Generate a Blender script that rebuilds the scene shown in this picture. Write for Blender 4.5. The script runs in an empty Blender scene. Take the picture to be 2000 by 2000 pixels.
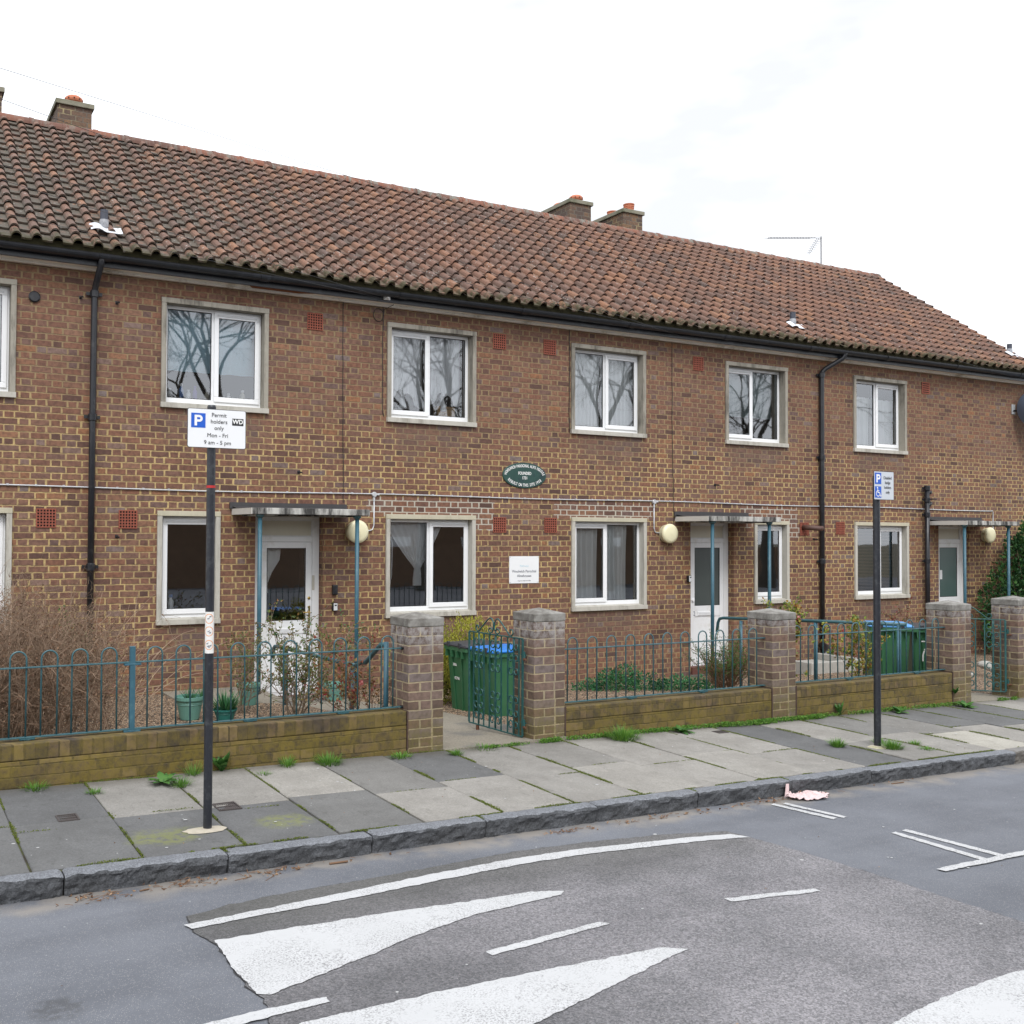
import bpy, bmesh, math, random
from mathutils import Vector, Matrix, noise
C = bpy.context.scene.collection
S = bpy.context.scene
PI = math.pi
random.seed(7)

# ------------------------------------------------------------------ camera
al, pit, roll = math.radians(27.41), math.radians(1.28), math.radians(0.34)
EYE = Vector((0, 0, 1.80))
f0 = Vector((math.sin(al), math.cos(al), 0)); r0 = Vector((math.cos(al), -math.sin(al), 0)); u0 = Vector((0, 0, 1))
fwd = f0*math.cos(pit)+u0*math.sin(pit); u1 = u0*math.cos(pit)-f0*math.sin(pit)
rgt = r0*math.cos(roll)+u1*math.sin(roll); up = u1*math.cos(roll)-r0*math.sin(roll)
cam = bpy.data.cameras.new('camera'); camo = bpy.data.objects.new('camera', cam); C.objects.link(camo)
M = Matrix((( rgt.x, up.x, -fwd.x, EYE.x), (rgt.y, up.y, -fwd.y, EYE.y), (rgt.z, up.z, -fwd.z, EYE.z), (0, 0, 0, 1)))
camo.matrix_world = M
cam.sensor_width = 36; cam.sensor_fit = 'HORIZONTAL'; cam.lens = 1976/2000*36
cam.shift_x = 0.5-780/2000; cam.shift_y = 0.0
cam.clip_start = 0.05; cam.clip_end = 900
S.camera = camo
S.render.resolution_x = S.render.resolution_y = 1024

# ------------------------------------------------------------------ sky, sun, exposure
SUN_EL, SUN_AZ = math.radians(50), math.radians(200)      # weak sun behind thin overcast, over the viewer's left shoulder
W = bpy.data.worlds.new('World'); S.world = W; W.use_nodes = True
nt = W.node_tree; nt.nodes.clear()
wo = nt.nodes.new('ShaderNodeOutputWorld'); bg = nt.nodes.new('ShaderNodeBackground')
sky = nt.nodes.new('ShaderNodeTexSky'); sky.sky_type = 'NISHITA'; sky.sun_disc = False
sky.sun_elevation = SUN_EL; sky.sun_rotation = SUN_AZ; sky.dust_density = 3
tc = nt.nodes.new('ShaderNodeTexCoord'); nz = nt.nodes.new('ShaderNodeTexNoise')
nz.inputs['Scale'].default_value = 2.2; nz.inputs['Detail'].default_value = 5; nz.inputs['Roughness'].default_value = .55
mp = nt.nodes.new('ShaderNodeMapping'); mp.inputs['Scale'].default_value = (1, 1, 2.6)
rmp = nt.nodes.new('ShaderNodeValToRGB')                       # the overcast cloud sheet
rmp.color_ramp.elements[0].position = .30; rmp.color_ramp.elements[0].color = (5.0, 5.1, 5.25, 1)
rmp.color_ramp.elements[1].position = .56; rmp.color_ramp.elements[1].color = (8.7, 8.95, 9.35, 1)
mix = nt.nodes.new('ShaderNodeMix'); mix.data_type = 'RGBA'; mix.inputs[0].default_value = .93
nt.links.new(tc.outputs['Generated'], mp.inputs[0]); nt.links.new(mp.outputs[0], nz.inputs['Vector'])
nt.links.new(nz.outputs[0], rmp.inputs[0]); nt.links.new(sky.outputs[0], mix.inputs[6]); nt.links.new(rmp.outputs[0], mix.inputs[7])
nt.links.new(mix.outputs[2], bg.inputs[0]); bg.inputs[1].default_value = .10
nt.links.new(bg.outputs[0], wo.inputs[0])
sl = bpy.data.lights.new('sun', 'SUN'); so = bpy.data.objects.new('sun', sl); C.objects.link(so)
sl.energy = 1.1; sl.angle = math.radians(25); sl.color = (1, .985, .965)
sd = Vector((math.sin(SUN_AZ)*math.cos(SUN_EL), math.cos(SUN_AZ)*math.cos(SUN_EL), math.sin(SUN_EL)))
so.rotation_euler = sd.to_track_quat('Z', 'Y').to_euler()
S.view_settings.view_transform = 'Standard'; S.view_settings.look = 'None'
S.view_settings.exposure = 1.0; S.view_settings.gamma = 1.0
S.render.engine = 'CYCLES'
S.cycles.max_bounces = 6; S.cycles.diffuse_bounces = 3; S.cycles.glossy_bounces = 3
S.cycles.transmission_bounces = 4; S.cycles.transparent_max_bounces = 12
S.cycles.caustics_reflective = False; S.cycles.caustics_refractive = False

# ------------------------------------------------------------------ node helper
class NG:
    def __init__(s, name, rough=.8):
        s.m = bpy.data.materials.new(name); s.m.use_nodes = True; s.t = s.m.node_tree
        s.b = s.t.nodes['Principled BSDF']; s.b.inputs['Roughness'].default_value = rough
        s.co = s.t.nodes.new('ShaderNodeTexCoord').outputs['Object']
    def n(s, ty): return s.t.nodes.new(ty)
    def put(s, sock, v):
        if hasattr(v, 'is_output') or isinstance(v, bpy.types.NodeSocket): s.t.links.new(v, sock)
        elif v is not None:
            if isinstance(v, (int, float)) and sock.type in ('RGBA', 'VECTOR'): v = (v, v, v, 1)[:len(sock.default_value)]
            elif sock.type == 'RGBA' and len(v) == 3: v = (*v, 1)
            sock.default_value = v
    def m_(s, op, a, b=None, c=None):
        n = s.n('ShaderNodeMath'); n.operation = op
        for i, v in enumerate((a, b, c)):
            if v is not None: s.put(n.inputs[i], v)
        return n.outputs[0]
    def mix(s, f, a, b, mode='MIX'):
        n = s.n('ShaderNodeMix'); n.data_type = 'RGBA'; n.blend_type = mode
        s.put(n.inputs[0], f); s.put(n.inputs[6], a); s.put(n.inputs[7], b); return n.outputs[2]
    def noise(s, sc, det=3, vec=None, rough=.55, col=False):
        n = s.n('ShaderNodeTexNoise'); n.inputs['Scale'].default_value = sc; n.inputs['Detail'].default_value = det
        n.inputs['Roughness'].default_value = rough; s.put(n.inputs['Vector'], vec if vec is not None else s.co)
        return n.outputs[1 if col else 0]
    def vor(s, sc, vec=None, feat='F1', out='Distance'):
        n = s.n('ShaderNodeTexVoronoi'); n.feature = feat; n.inputs['Scale'].default_value = sc
        s.put(n.inputs['Vector'], vec if vec is not None else s.co); return n.outputs[out]
    def ramp(s, f, pts, interp='LINEAR'):
        n = s.n('ShaderNodeValToRGB'); n.color_ramp.interpolation = interp; e = n.color_ramp.elements
        while len(e) < len(pts): e.new(.5)
        for i, (p, c) in enumerate(pts):
            e[i].position = p; e[i].color = (*c, 1) if not isinstance(c, (int, float)) else (c, c, c, 1)
        s.put(n.inputs[0], f); return n.outputs[0]
    def rng(s, v, a, b, c=0., d=1., smooth=True):
        n = s.n('ShaderNodeMapRange'); n.interpolation_type = 'SMOOTHSTEP' if smooth else 'LINEAR'
        s.put(n.inputs[0], v)
        for i, x in enumerate((a, b, c, d)): s.put(n.inputs[i+1], x)
        return n.outputs[0]
    def sep(s, v=None):
        n = s.n('ShaderNodeSeparateXYZ'); s.put(n.inputs[0], v if v is not None else s.co); return n.outputs
    def comb(s, x=0., y=0., z=0.):
        n = s.n('ShaderNodeCombineXYZ')
        for i, v in enumerate((x, y, z)): s.put(n.inputs[i], v)
        return n.outputs[0]
    def white(s, vec):
        n = s.n('ShaderNodeTexWhiteNoise'); s.put(n.inputs['Vector'], vec); return n.outputs
    def scale(s, v, k):
        n = s.n('ShaderNodeVectorMath'); n.operation = 'MULTIPLY'; s.put(n.inputs[0], v); s.put(n.inputs[1], k); return n.outputs[0]
    def bump(s, h, st=.5, d=.01):
        n = s.n('ShaderNodeBump'); n.inputs['Strength'].default_value = st; n.inputs['Distance'].default_value = d
        s.put(n.inputs['Height'], h); s.put(s.b.inputs['Normal'], n.outputs[0])
    k = 1.0
    def col(s, c):
        if s.k != 1.0: c = s.mix(1., c, (s.k, s.k, s.k), 'MULTIPLY')
        s.put(s.b.inputs['Base Color'], c); return s
    def rough(s, r): s.put(s.b.inputs['Roughness'], r); return s

def simple(name, c, rough=.6, metal=0, var=.15, sc=20, spec=None, bump=0, dirt=None, dsc=4):
    g = NG(name, rough); g.b.inputs['Metallic'].default_value = metal
    n = g.noise(sc, 4)
    c2 = tuple(x*(1-var) for x in c); c3 = tuple(min(1, x*(1+var)) for x in c)
    cc = g.mix(n, c2, c3)
    if dirt:
        cc = g.mix(g.rng(g.noise(dsc, 6, rough=.7), .5, .72), cc, dirt)
    g.col(cc)
    if spec is not None: g.b.inputs['Specular IOR Level'].default_value = spec
    if bump: g.bump(g.noise(sc*2, 4), bump, .01)
    return g.m

def brick(name, pal, mort, hd=.1125, offs=.5, course=.075, L=.225, joint=.0062, u_off=0., v_off=0., mort2=None, dark=None, patches=(), moss=None, white=None, zmort=False, stain=None, sills=()):
    g = NG(name, .88); g.k = .86
    X, Y, Z = g.sep()
    warp = g.noise(9, 2, col=True); wx, wy, wz = g.sep(warp)
    u = g.m_('ADD', g.m_('ADD', X, Y), 300*(L+hd)+u_off); u = g.m_('ADD', u, g.m_('MULTIPLY', g.m_('SUBTRACT', wx, .5), .014))
    v = g.m_('ADD', Z, 200*course+v_off); v = g.m_('ADD', v, g.m_('MULTIPLY', g.m_('SUBTRACT', wy, .5), .011))
    P = L+hd
    r = g.m_('DIVIDE', v, course); row = g.m_('FLOOR', r); fv = g.m_('FRACT', r)
    par = g.m_('MODULO', row, 2.)
    uu = g.m_('ADD', g.m_('DIVIDE', u, P), g.m_('MULTIPLY', par, offs))
    rj = g.m_('MULTIPLY', g.white(g.comb(row, 3.3, 1.))[0], .05)
    uu = g.m_('ADD', uu, rj)
    cell = g.m_('FLOOR', uu); fu = g.m_('MULTIPLY', g.m_('FRACT', uu), P)
    if hd > 0:
        hdr = g.m_('GREATER_THAN', fu, L)
        d1 = g.m_('MINIMUM', fu, g.m_('MINIMUM', g.m_('ABSOLUTE', g.m_('SUBTRACT', fu, L)), g.m_('SUBTRACT', P, fu)))
        idx = g.m_('ADD', g.m_('MULTIPLY', cell, 2.), hdr)
    else:
        d1 = g.m_('MINIMUM', fu, g.m_('SUBTRACT', P, fu)); idx = cell
    dv = g.m_('MULTIPLY', g.m_('MINIMUM', fv, g.m_('SUBTRACT', 1., fv)), course)
    rnd = g.white(g.comb(idx, row, 7.))
    rnd2 = g.white(g.comb(row, idx, 2.))[0]
    d1 = g.m_('SUBTRACT', g.m_('SUBTRACT', d1, .0016), g.m_('MULTIPLY', g.m_('SUBTRACT', rnd2, .4), .006))
    d = g.m_('MINIMUM', d1, g.m_('MULTIPLY', dv, 1.15))
    fine = g.noise(60, 4)
    d = g.m_('ADD', d, g.m_('MULTIPLY', g.m_('SUBTRACT', fine, .5), .007)); d = g.m_('ADD', d, g.m_('MULTIPLY', g.m_('SUBTRACT', g.noise(3.1, 3), .5), .006))
    mm = g.rng(d, joint+.0018, joint-.0018)          # 1 = mortar
    bc = g.ramp(rnd[0], pal)
    # mottling inside the brick, dark pits
    b1 = g.noise(22, 4); b2 = g.noise(120, 3)
    bc = g.mix(g.rng(b1, .35, .7), bc, g.mix(.5, bc, tuple(p*.55 for p in pal[0][1])), 'MIX')
    bc = g.mix(g.m_('MULTIPLY', g.rng(b2, .3, .75), .35), bc, g.mix(1., bc, (1.35, 1.3, 1.25), 'MULTIPLY'))
    pit = g.rng(g.vor(38), .10, .04); bc = g.mix(g.m_('MULTIPLY', pit, .45), bc, (.03, .022, .02))
    mc = g.mix(g.rng(g.noise(35, 4), .3, .7), tuple(x*.72 for x in mort), mort); sq = None
    if mort2:
        f = g.rng(g.noise(1.3, 5, rough=.65), .40, .60)
        if zmort: # pointing is weathered dark above the first-floor sills and in patches
            hi = g.rng(g.m_('ADD', Z, g.m_('MULTIPLY', g.m_('SUBTRACT', g.noise(.8, 4), .5), 1.6)), 2.75, 3.7)
            lo = g.rng(g.m_('ADD', Z, g.m_('MULTIPLY', g.m_('SUBTRACT', g.noise(1.1, 4), .5), .9)), .75, .3)
            f = g.m_('MAXIMUM', g.m_('MULTIPLY', f, .55), g.m_('MAXIMUM', g.m_('MULTIPLY', hi, .93), g.m_('MULTIPLY', lo, .75)))
        for (x0, x1, z0, z1) in sills:       # washed-out, dirty pointing under each sill
            xn = g.m_('ADD', X, g.m_('MULTIPLY', g.m_('SUBTRACT', g.noise(4.5, 5, rough=.7), .5), .7)); q = g.m_('MULTIPLY', g.m_('MULTIPLY', g.rng(xn, x0-.10, x0+.22), g.rng(xn, x1+.10, x1-.22)), g.m_('MULTIPLY', g.rng(g.m_('ADD', Z, g.m_('MULTIPLY', g.m_('SUBTRACT', g.noise(3, 6, rough=.7), .5), 1.1)), z0-.22, z0+.30), g.m_('LESS_THAN', Z, z1)))
            f = g.m_('MAXIMUM', f, g.m_('MULTIPLY', q, .9)); sq = q if sq is None else g.m_('MAXIMUM', sq, q)
        mc = g.mix(f, mc, mort2)
    if dark is not None:   # thin dark joint line below every course, its shadow painted into the mortar
        joint_shade = g.rng(fv, .10, .045); joint_shade = g.m_('MULTIPLY', joint_shade, g.rng(g.noise(14, 3), .35, .6))
        mc = g.mix(g.m_('MULTIPLY', joint_shade, .85), mc, dark)
    out = None
    for (x0, x1, z0, z1) in patches:
        e = g.m_('MULTIPLY', g.m_('SUBTRACT', g.noise(7, 2), .5), .12)
        xx = g.m_('ADD', X, e); zz = g.m_('ADD', Z, e)
        q = g.m_('MULTIPLY', g.m_('MULTIPLY', g.m_('GREATER_THAN', xx, x0), g.m_('LESS_THAN', xx, x1)), g.m_('MULTIPLY', g.m_('GREATER_THAN', zz, z0), g.m_('LESS_THAN', zz, z1)))
        out = q if out is None else g.m_('MAXIMUM', out, q)
    if out is not None: mc = g.mix(out, mc, (.50, .46, .38)); 
    c = g.mix(mm, bc, mc)
    if sq is not None: c = g.mix(g.m_('MULTIPLY', sq, .32), c, (.125, .095, .082))
    if stain:   # weathered darker areas
        c = g.mix(g.m_('MULTIPLY', g.rng(g.noise(.9, 6, rough=.7), .5, .75), stain), c, g.mix(1., c, (.6, .57, .55), 'MULTIPLY'))
    if moss:
        col_, z0, z1, amt = moss
        q = g.m_('ADD', Z, g.m_('MULTIPLY', g.m_('SUBTRACT', g.noise(2.2, 5), .5), .7))
        f = g.m_('MULTIPLY', g.rng(q, z1, z0), g.rng(g.noise(4, 6, rough=.75), .25, .62))
        f = g.m_('MULTIPLY', f, g.rng(g.noise(30, 4), .15, .6))
        f = g.m_('MULTIPLY', f, amt)
        c = g.mix(f, c, g.mix(g.noise(3.5, 3), col_, tuple(x*.5 for x in col_)))
    if white:  # lime bloom near the top
        z0, z1, cw, aw = white
        q = g.m_('ADD', Z, g.m_('MULTIPLY', g.m_('SUBTRACT', g.noise(6, 5), .5), .35))
        f = g.m_('MULTIPLY', g.rng(q, z0, z1), g.rng(g.noise(18, 5, rough=.7), .35, .6)); c = g.mix(g.m_('MULTIPLY', f, aw), c, cw)
    g.col(c)
    h = g.m_('ADD', g.m_('MULTIPLY', g.m_('SUBTRACT', 1., mm), 1.), g.m_('MULTIPLY', b2, .25))
    g.bump(h, .55, .006)
    return g.m

# ------------------------------------------------------------------ mesh helper
class MB:
    def __init__(s): s.v = []; s.f = []; s.mi = []; s.cur = 0
    def add(s, vs, fs):
        b = len(s.v); s.v += [tuple(v) for v in vs]; s.f += [tuple(b+i for i in f) for f in fs]; s.mi += [s.cur]*len(fs); return s
    def box(s, x0, x1, y0, y1, z0, z1, rot=None):
        vs = [(x, y, z) for z in (z0, z1) for y in (y0, y1) for x in (x0, x1)]
        if rot: vs = [rot @ Vector(v) for v in vs]
        return s.add(vs, [(0, 2, 3, 1), (4, 5, 7, 6), (0, 1, 5, 4), (2, 6, 7, 3), (0, 4, 6, 2), (1, 3, 7, 5)])
    def quad(s, a, b, c, d): return s.add([a, b, c, d], [(0, 1, 2, 3)])
    def tube(s, pts, r, n=8, cap=True, rad=None):
        pts = [Vector(p) for p in pts]; k = len(pts); rings = []
        t0 = (pts[1]-pts[0]).normalized(); ref = Vector((0, 0, 1)) if abs(t0.z) < .9 else Vector((1, 0, 0))
        nrm = t0.cross(ref).normalized()
        vs = []
        for i, p in enumerate(pts):
            t = (pts[min(i+1, k-1)]-pts[max(i-1, 0)])
            if t.length < 1e-9: t = t0.copy()
            t.normalize()
            nrm = (nrm-t*nrm.dot(t)); nrm.normalize(); b = t.cross(nrm)
            rr = rad[i] if rad else r
            for j in range(n):
                a = 2*PI*j/n; vs.append(p+nrm*math.cos(a)*rr+b*math.sin(a)*rr)
        fs = [(i*n+j, i*n+(j+1) % n, (i+1)*n+(j+1) % n, (i+1)*n+j) for i in range(k-1) for j in range(n)]
        if cap: fs += [tuple(range(n-1, -1, -1)), tuple((k-1)*n+j for j in range(n))]
        return s.add(vs, fs)
    def lathe(s, prof, c=(0, 0, 0), n=24, axis='Z'):
        vs = []
        for r, h in prof:
            for j in range(n):
                a = 2*PI*j/n; x, y = r*math.cos(a), r*math.sin(a)
                p = (x, y, h) if axis == 'Z' else ((x, -h, y) if axis == 'Y' else (h, x, y))
                vs.append((p[0]+c[0], p[1]+c[1], p[2]+c[2]))
        k = len(prof)
        fs = [(i*n+j, i*n+(j+1) % n, (i+1)*n+(j+1) % n, (i+1)*n+j) for i in range(k-1) for j in range(n)]
        if prof[0][0] > 1e-6: fs.append(tuple(range(n-1, -1, -1)))
        if prof[-1][0] > 1e-6: fs.append(tuple((k-1)*n+j for j in range(n)))
        return s.add(vs, fs)
    def poly(s, pts, z0, z1):
        n = len(pts); vs = [(p[0], p[1], z0) for p in pts]+[(p[0], p[1], z1) for p in pts]
        return s.add(vs, [tuple(range(n-1, -1, -1)), tuple(range(n, 2*n))]+[(i, (i+1) % n, n+(i+1) % n, n+i) for i in range(n)])
    def build(s, name, mat, parent=None, smooth=False, bevel=0, loc=None, fix=True):
        me = bpy.data.meshes.new(name); me.from_pydata(s.v, [], s.f); me.update()
        if fix:
            bm = bmesh.new(); bm.from_mesh(me); bmesh.ops.recalc_face_normals(bm, faces=bm.faces[:]); bm.to_mesh(me); bm.free()
        mats = mat if isinstance(mat, (list, tuple)) else [mat]
        for m in mats: me.materials.append(m)
        if len(mats) > 1:
            for p, i in zip(me.polygons, s.mi): p.material_index = i
        if smooth: me.polygons.foreach_set('use_smooth', [True]*len(me.polygons))
        o = bpy.data.objects.new(name, me); C.objects.link(o)
        if loc: o.location = loc
        if parent is not None: o.parent = parent
        if bevel:
            md = o.modifiers.new('bevel', 'BEVEL'); md.width = bevel; md.segments = 2; md.limit_method = 'ANGLE'
        return o

def thing(name, label, cat, loc=(0, 0, 0), rz=0, group=None):
    o = bpy.data.objects.new(name, None); C.objects.link(o); o.location = loc; o.rotation_euler = (0, 0, rz)
    o.empty_display_size = .1
    return tag(o, label, cat, group)
def tag(o, label=None, cat=None, group=None, kind=None):
    if label: o['label'] = label
    if cat: o['category'] = cat
    if group: o['group'] = group
    if kind: o['kind'] = kind
    return o
def empty(name, parent):
    o = bpy.data.objects.new(name, None); C.objects.link(o); o.parent = parent; return o
def kids(o): return [c for c in bpy.data.objects if c.parent == o]
def text(txt, size, name, mat, parent=None, loc=(0, 0, 0), rot=(PI/2, 0, 0), align='CENTER', ext=.0006, xs=1.0, bold=0.):
    cu = bpy.data.curves.new(name, 'FONT'); cu.body = txt; cu.size = size; cu.align_x = align; cu.align_y = 'CENTER'
    cu.extrude = ext; cu.resolution_u = 3; cu.offset = bold
    o = bpy.data.objects.new(name, cu); C.objects.link(o)
    dg = bpy.context.evaluated_depsgraph_get(); me = bpy.data.meshes.new_from_object(o.evaluated_get(dg))
    C.objects.unlink(o); bpy.data.objects.remove(o)
    me.materials.clear(); me.materials.append(mat)
    o = bpy.data.objects.new(name, me); C.objects.link(o); o.location = loc; o.rotation_euler = rot; o.scale = (xs, 1, 1)
    if parent: o.parent = parent
    return o
def lerp(a, b, t): return a+(b-a)*t
def interp(x, xs, ys):
    if x <= xs[0]: return ys[0]
    for i in range(len(xs)-1):
        if x <= xs[i+1]: return lerp(ys[i], ys[i+1], (x-xs[i])/(xs[i+1]-xs[i]))
    return ys[-1]
def pav(X, Y): return .093-.0145*X+.012*(min(max(Y, 5.3), 7.6)-7.25)
def road(X): return -.041-.0145*X
def gz(X, Y):
    zb = interp(X, [0, 4, 4.25, 5.1, 5.5, 9, 10.7, 13, 20], [-.05, -.12, -.25, -.25, -.22, -.355, -.42, -.35, -.4])
    t = max(0, min(1, (Y-7.5)/4.46)); return lerp(pav(X, 7.5)-.01, zb, t)
FY = 11.96
# ------------------------------------------------------------------ materials
PAL = [(0., (.105, .056, .044)), (.12, (.185, .092, .064)), (.35, (.245, .113, .069)), (.52, (.205, .110, .080)), (.68, (.270, .134, .078)), (.84, (.165, .102, .088)), (.95, (.315, .145, .070)), (1., (.205, .158, .150))]
m_wall = brick('house_brick', PAL, (.62, .45, .20), mort2=(.27, .19, .105), dark=(.06, .042, .03), zmort=True, stain=.6,
    patches=((5.72, 7.70, 2.05, 2.29), (7.36, 7.72, 1.88, 2.1), (8.72, 10.55, 2.06, 2.29), (12.40, 13.70, 1.95, 2.29), (13.47, 13.75, 1.78, 2.0)), joint=.0078, sills=((2.99, 4.34, 2.85, 3.3), (6.0, 7.38, 2.85, 3.3), (9.02, 10.42, 2.85, 3.3), (12.07, 13.46, 2.85, 3.3), (15.08, 16.48, 2.85, 3.3), (2.97, 3.74, .3, .72), (6.0, 7.38, .15, .71), (9.03, 10.43, .2, .71), (12.7, 13.5, .3, .72), (15.1, 16.5, .25, .73)))
PALP = [(0., (.105, .070, .056)), (.3, (.155, .100, .076)), (.55, (.195, .118, .085)), (.8, (.185, .150, .142)), (1., (.225, .135, .090))]
m_pier = brick('pier_brick', PALP, (.46, .37, .22), offs=.3333, mort2=(.30, .25, .17), joint=.0058, moss=((.20, .17, .04), .12, .5, .75), white=(.75, 1.05, (.42, .40, .39), .75))
m_low = brick('garden_wall_brick', [(0., (.05, .038, .025)), (.4, (.11, .078, .042)), (.75, (.165, .115, .055)), (1., (.22, .16, .07))], (.10, .075, .04), mort2=(.05, .04, .025), dark=(.02, .016, .01), joint=.0055,
    moss=((.27, .20, .022), .62, .72, .66), offs=.5, stain=1.)
m_cope = brick('coping_brick', [(0., (.04, .032, .028)), (.4, (.088, .065, .045)), (.8, (.15, .10, .06)), (1., (.21, .15, .07))], (.06, .045, .03), L=.075, hd=0., course=.30, v_off=.05, offs=0., joint=.0042, moss=((.26, .19, .025), .32, .5, .6), stain=.9)
m_chim = brick('chimney_brick', [(0., (.09, .065, .055)), (.5, (.17, .105, .07)), (1., (.24, .14, .075))], (.42, .34, .18), mort2=(.14, .12, .10))
m_gable = m_wall

def conc(name, a, b, sc=14, dk=(.12, .115, .10), am=.5, streak=False, rough=.85, lo=.45, hi=.72):
    g = NG(name, rough); g.k = .86
    n = g.noise(sc, 6, rough=.7)
    c = g.mix(n, a, b)
    vec = g.scale(g.co, (2.6, 2.6, .5)) if streak else None
    c = g.mix(g.m_('MULTIPLY', g.rng(g.noise(2.5 if streak else 3, 6, vec=vec, rough=.7), lo, hi), am), c, dk)
    g.col(c); g.bump(g.noise(90, 4), .25, .004); return g.m
m_conc = conc('window_surround_concrete', (.46, .435, .375), (.60, .58, .52), streak=True, dk=(.20, .18, .14), am=.65)
m_concu = conc('weathered_surround_concrete', (.30, .275, .225), (.44, .41, .35), streak=True, dk=(.09, .08, .065), am=.85)
m_cream = conc('lintel_cream', (.50, .46, .34), (.60, .56, .43), streak=True, dk=(.3, .27, .19), am=.4)
m_cap = conc('cap_stone', (.22, .21, .19), (.40, .39, .365), sc=18, dk=(.11, .10, .085), am=.85, lo=.40, hi=.62)
m_canopy = conc('canopy_concrete', (.50, .49, .46), (.64, .63, .59), sc=30, dk=(.04, .038, .036), am=1., streak=True, lo=.36, hi=.62)
m_canopyw = conc('canopy_side_white', (.62, .60, .55), (.72, .70, .65), sc=30, dk=(.4, .38, .34), am=.3)
m_flash = simple('lead_flashing', (.045, .043, .045), .6, var=.35, sc=12)
m_upvc = simple('white_upvc', (.80, .81, .82), .32, var=.03, sc=5)
m_upvc2 = simple('door_white', (.74, .75, .76), .38, var=.04, sc=4, dirt=(.62, .61, .58), dsc=3)
m_gasket = simple('black_gasket', (.015, .015, .017), .6)
m_vent = simple('trickle_vent', (.62, .63, .64), .4)
m_cream_panel = simple('cream_panel', (.56, .53, .43), .45, var=.04)
m_black = simple('black_gutter_paint', (.014, .016, .021), .35, var=.3, sc=8, dirt=(.035, .04, .05), dsc=6)
m_blackp = simple('black_iron_pipe', (.013, .014, .018), .35, var=.35, sc=15, dirt=(.04, .04, .042), dsc=8)
m_soffit = simple('soffit_paint', (.86, .84, .78), .7, var=.10, sc=6, dirt=(.42, .38, .30), dsc=2)
m_rust = simple('bare_timber_brown', (.20, .07, .025), .8, var=.3, sc=14)
m_terra = simple('terracotta', (.27, .075, .045), .8, var=.25, sc=30)
m_terrap = simple('terracotta_pot', (.48, .16, .085), .75, var=.2, sc=14, dirt=(.30, .13, .09))
m_hole = simple('dark_hole', (.008, .006, .005), .9)
m_grey = simple('grey_pvc', (.30, .30, .31), .5, var=.2)
m_lead = simple('lead_flue', (.33, .34, .36), .5, var=.35, sc=25, dirt=(.10, .10, .12), dsc=14)
m_leadw = simple('white_flashing', (.62, .64, .68), .55, var=.15, sc=20)
m_brass = simple('brass', (.55, .38, .12), .3, metal=1)
m_steel = simple('steel', (.5, .5, .5), .35, metal=1)
m_dish = simple('dish_grey', (.17, .21, .29), .45, var=.1)
m_cable = simple('black_cable', (.012, .012, .012), .5)
m_wire = simple('telephone_wire', (.02, .02, .022), .5)
m_conduit = simple('grey_conduit', (.55, .56, .58), .35, metal=.3)
m_lamp = simple('yellowed_lamp_glass', (.78, .73, .50), .35, var=.06, sc=5)
m_lampb = simple('lamp_base_cream', (.50, .46, .32), .45)
m_post = simple('post_black_paint', (.018, .020, .026), .35, var=.3, sc=30, dirt=(.05, .055, .06), dsc=25)
m_signw = simple('sign_white', (.78, .79, .80), .35, var=.02)
m_signg = simple('sign_pale', (.55, .58, .62), .35, var=.03)
m_blue = simple('sign_blue', (.012, .10, .52), .35, var=.03)
m_ink = simple('ink_black', (.012, .012, .014), .5)
m_inkg = simple('ink_grey', (.13, .14, .17), .5)
m_whitep = simple('white_lettering', (.80, .80, .78), .5)
m_red = simple('red_tape', (.45, .02, .02), .5)
m_orange = simple('orange_ring', (.75, .28, .08), .5)
m_plaque = simple('green_plaque', (.018, .060, .050), .45, var=.5, sc=9, dirt=(.010, .018, .030), dsc=5)
m_palblue = simple('faded_blue_ink', (.45, .62, .70), .5)
m_teal = simple('teal_rail_paint', (.034, .100, .118), .42, var=.25, sc=25, dirt=(.075, .15, .16), dsc=18)
m_tealb = simple('teal_post_paint', (.034, .105, .145), .42, var=.25, sc=10, dirt=(.07, .16, .19), dsc=12)
m_gate = simple('gate_green_paint', (.015, .080, .080), .38, var=.25, sc=25, dirt=(.06, .13, .12), dsc=20)
m_bin = simple('bin_green_plastic', (.034, .128, .058), .45, var=.12, sc=6, dirt=(.05, .13, .07), dsc=7)
m_binlid = simple('bin_lid_dark', (.035, .037, .045), .45, var=.2)
m_binblue = simple('bin_lid_blue', (.015, .18, .58), .4, var=.15, sc=4)
m_tyre = simple('black_rubber', (.012, .012, .012), .7)
m_rustc = simple('rusty_hinge', (.12, .05, .025), .8, var=.4, sc=40)
m_potg = simple('green_plastic_pot', (.12, .27, .225), .5, var=.12, sc=8)
m_pott = simple('teal_plastic_pot', (.02, .15, .13), .45, var=.12, sc=8)
m_soil = simple('potting_soil', (.03, .02, .014), .95, var=.4, sc=40)
m_stone = simple('pale_stone', (.36, .35, .32), .9, var=.25, sc=15, bump=.3)
m_mortarcap = simple('mortar_collar', (.40, .36, .29), .95, var=.2, sc=25, bump=.4, dirt=(.24, .27, .05), dsc=3)
m_cloth = simple('pink_cloth', (.62, .475, .475), .9, var=.15, sc=30, dirt=(.42, .30, .28), dsc=18)
m_iron = simple('cast_iron', (.06, .05, .048), .6, var=.3, sc=40)
m_joint = simple('mastic_joint', (.075, .045, .035), .8, var=.3)
m_timber = simple('timber_interior', (.05, .035, .025), .8)
m_room = simple('room_dark', (.035, .030, .026), .9)

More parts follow.
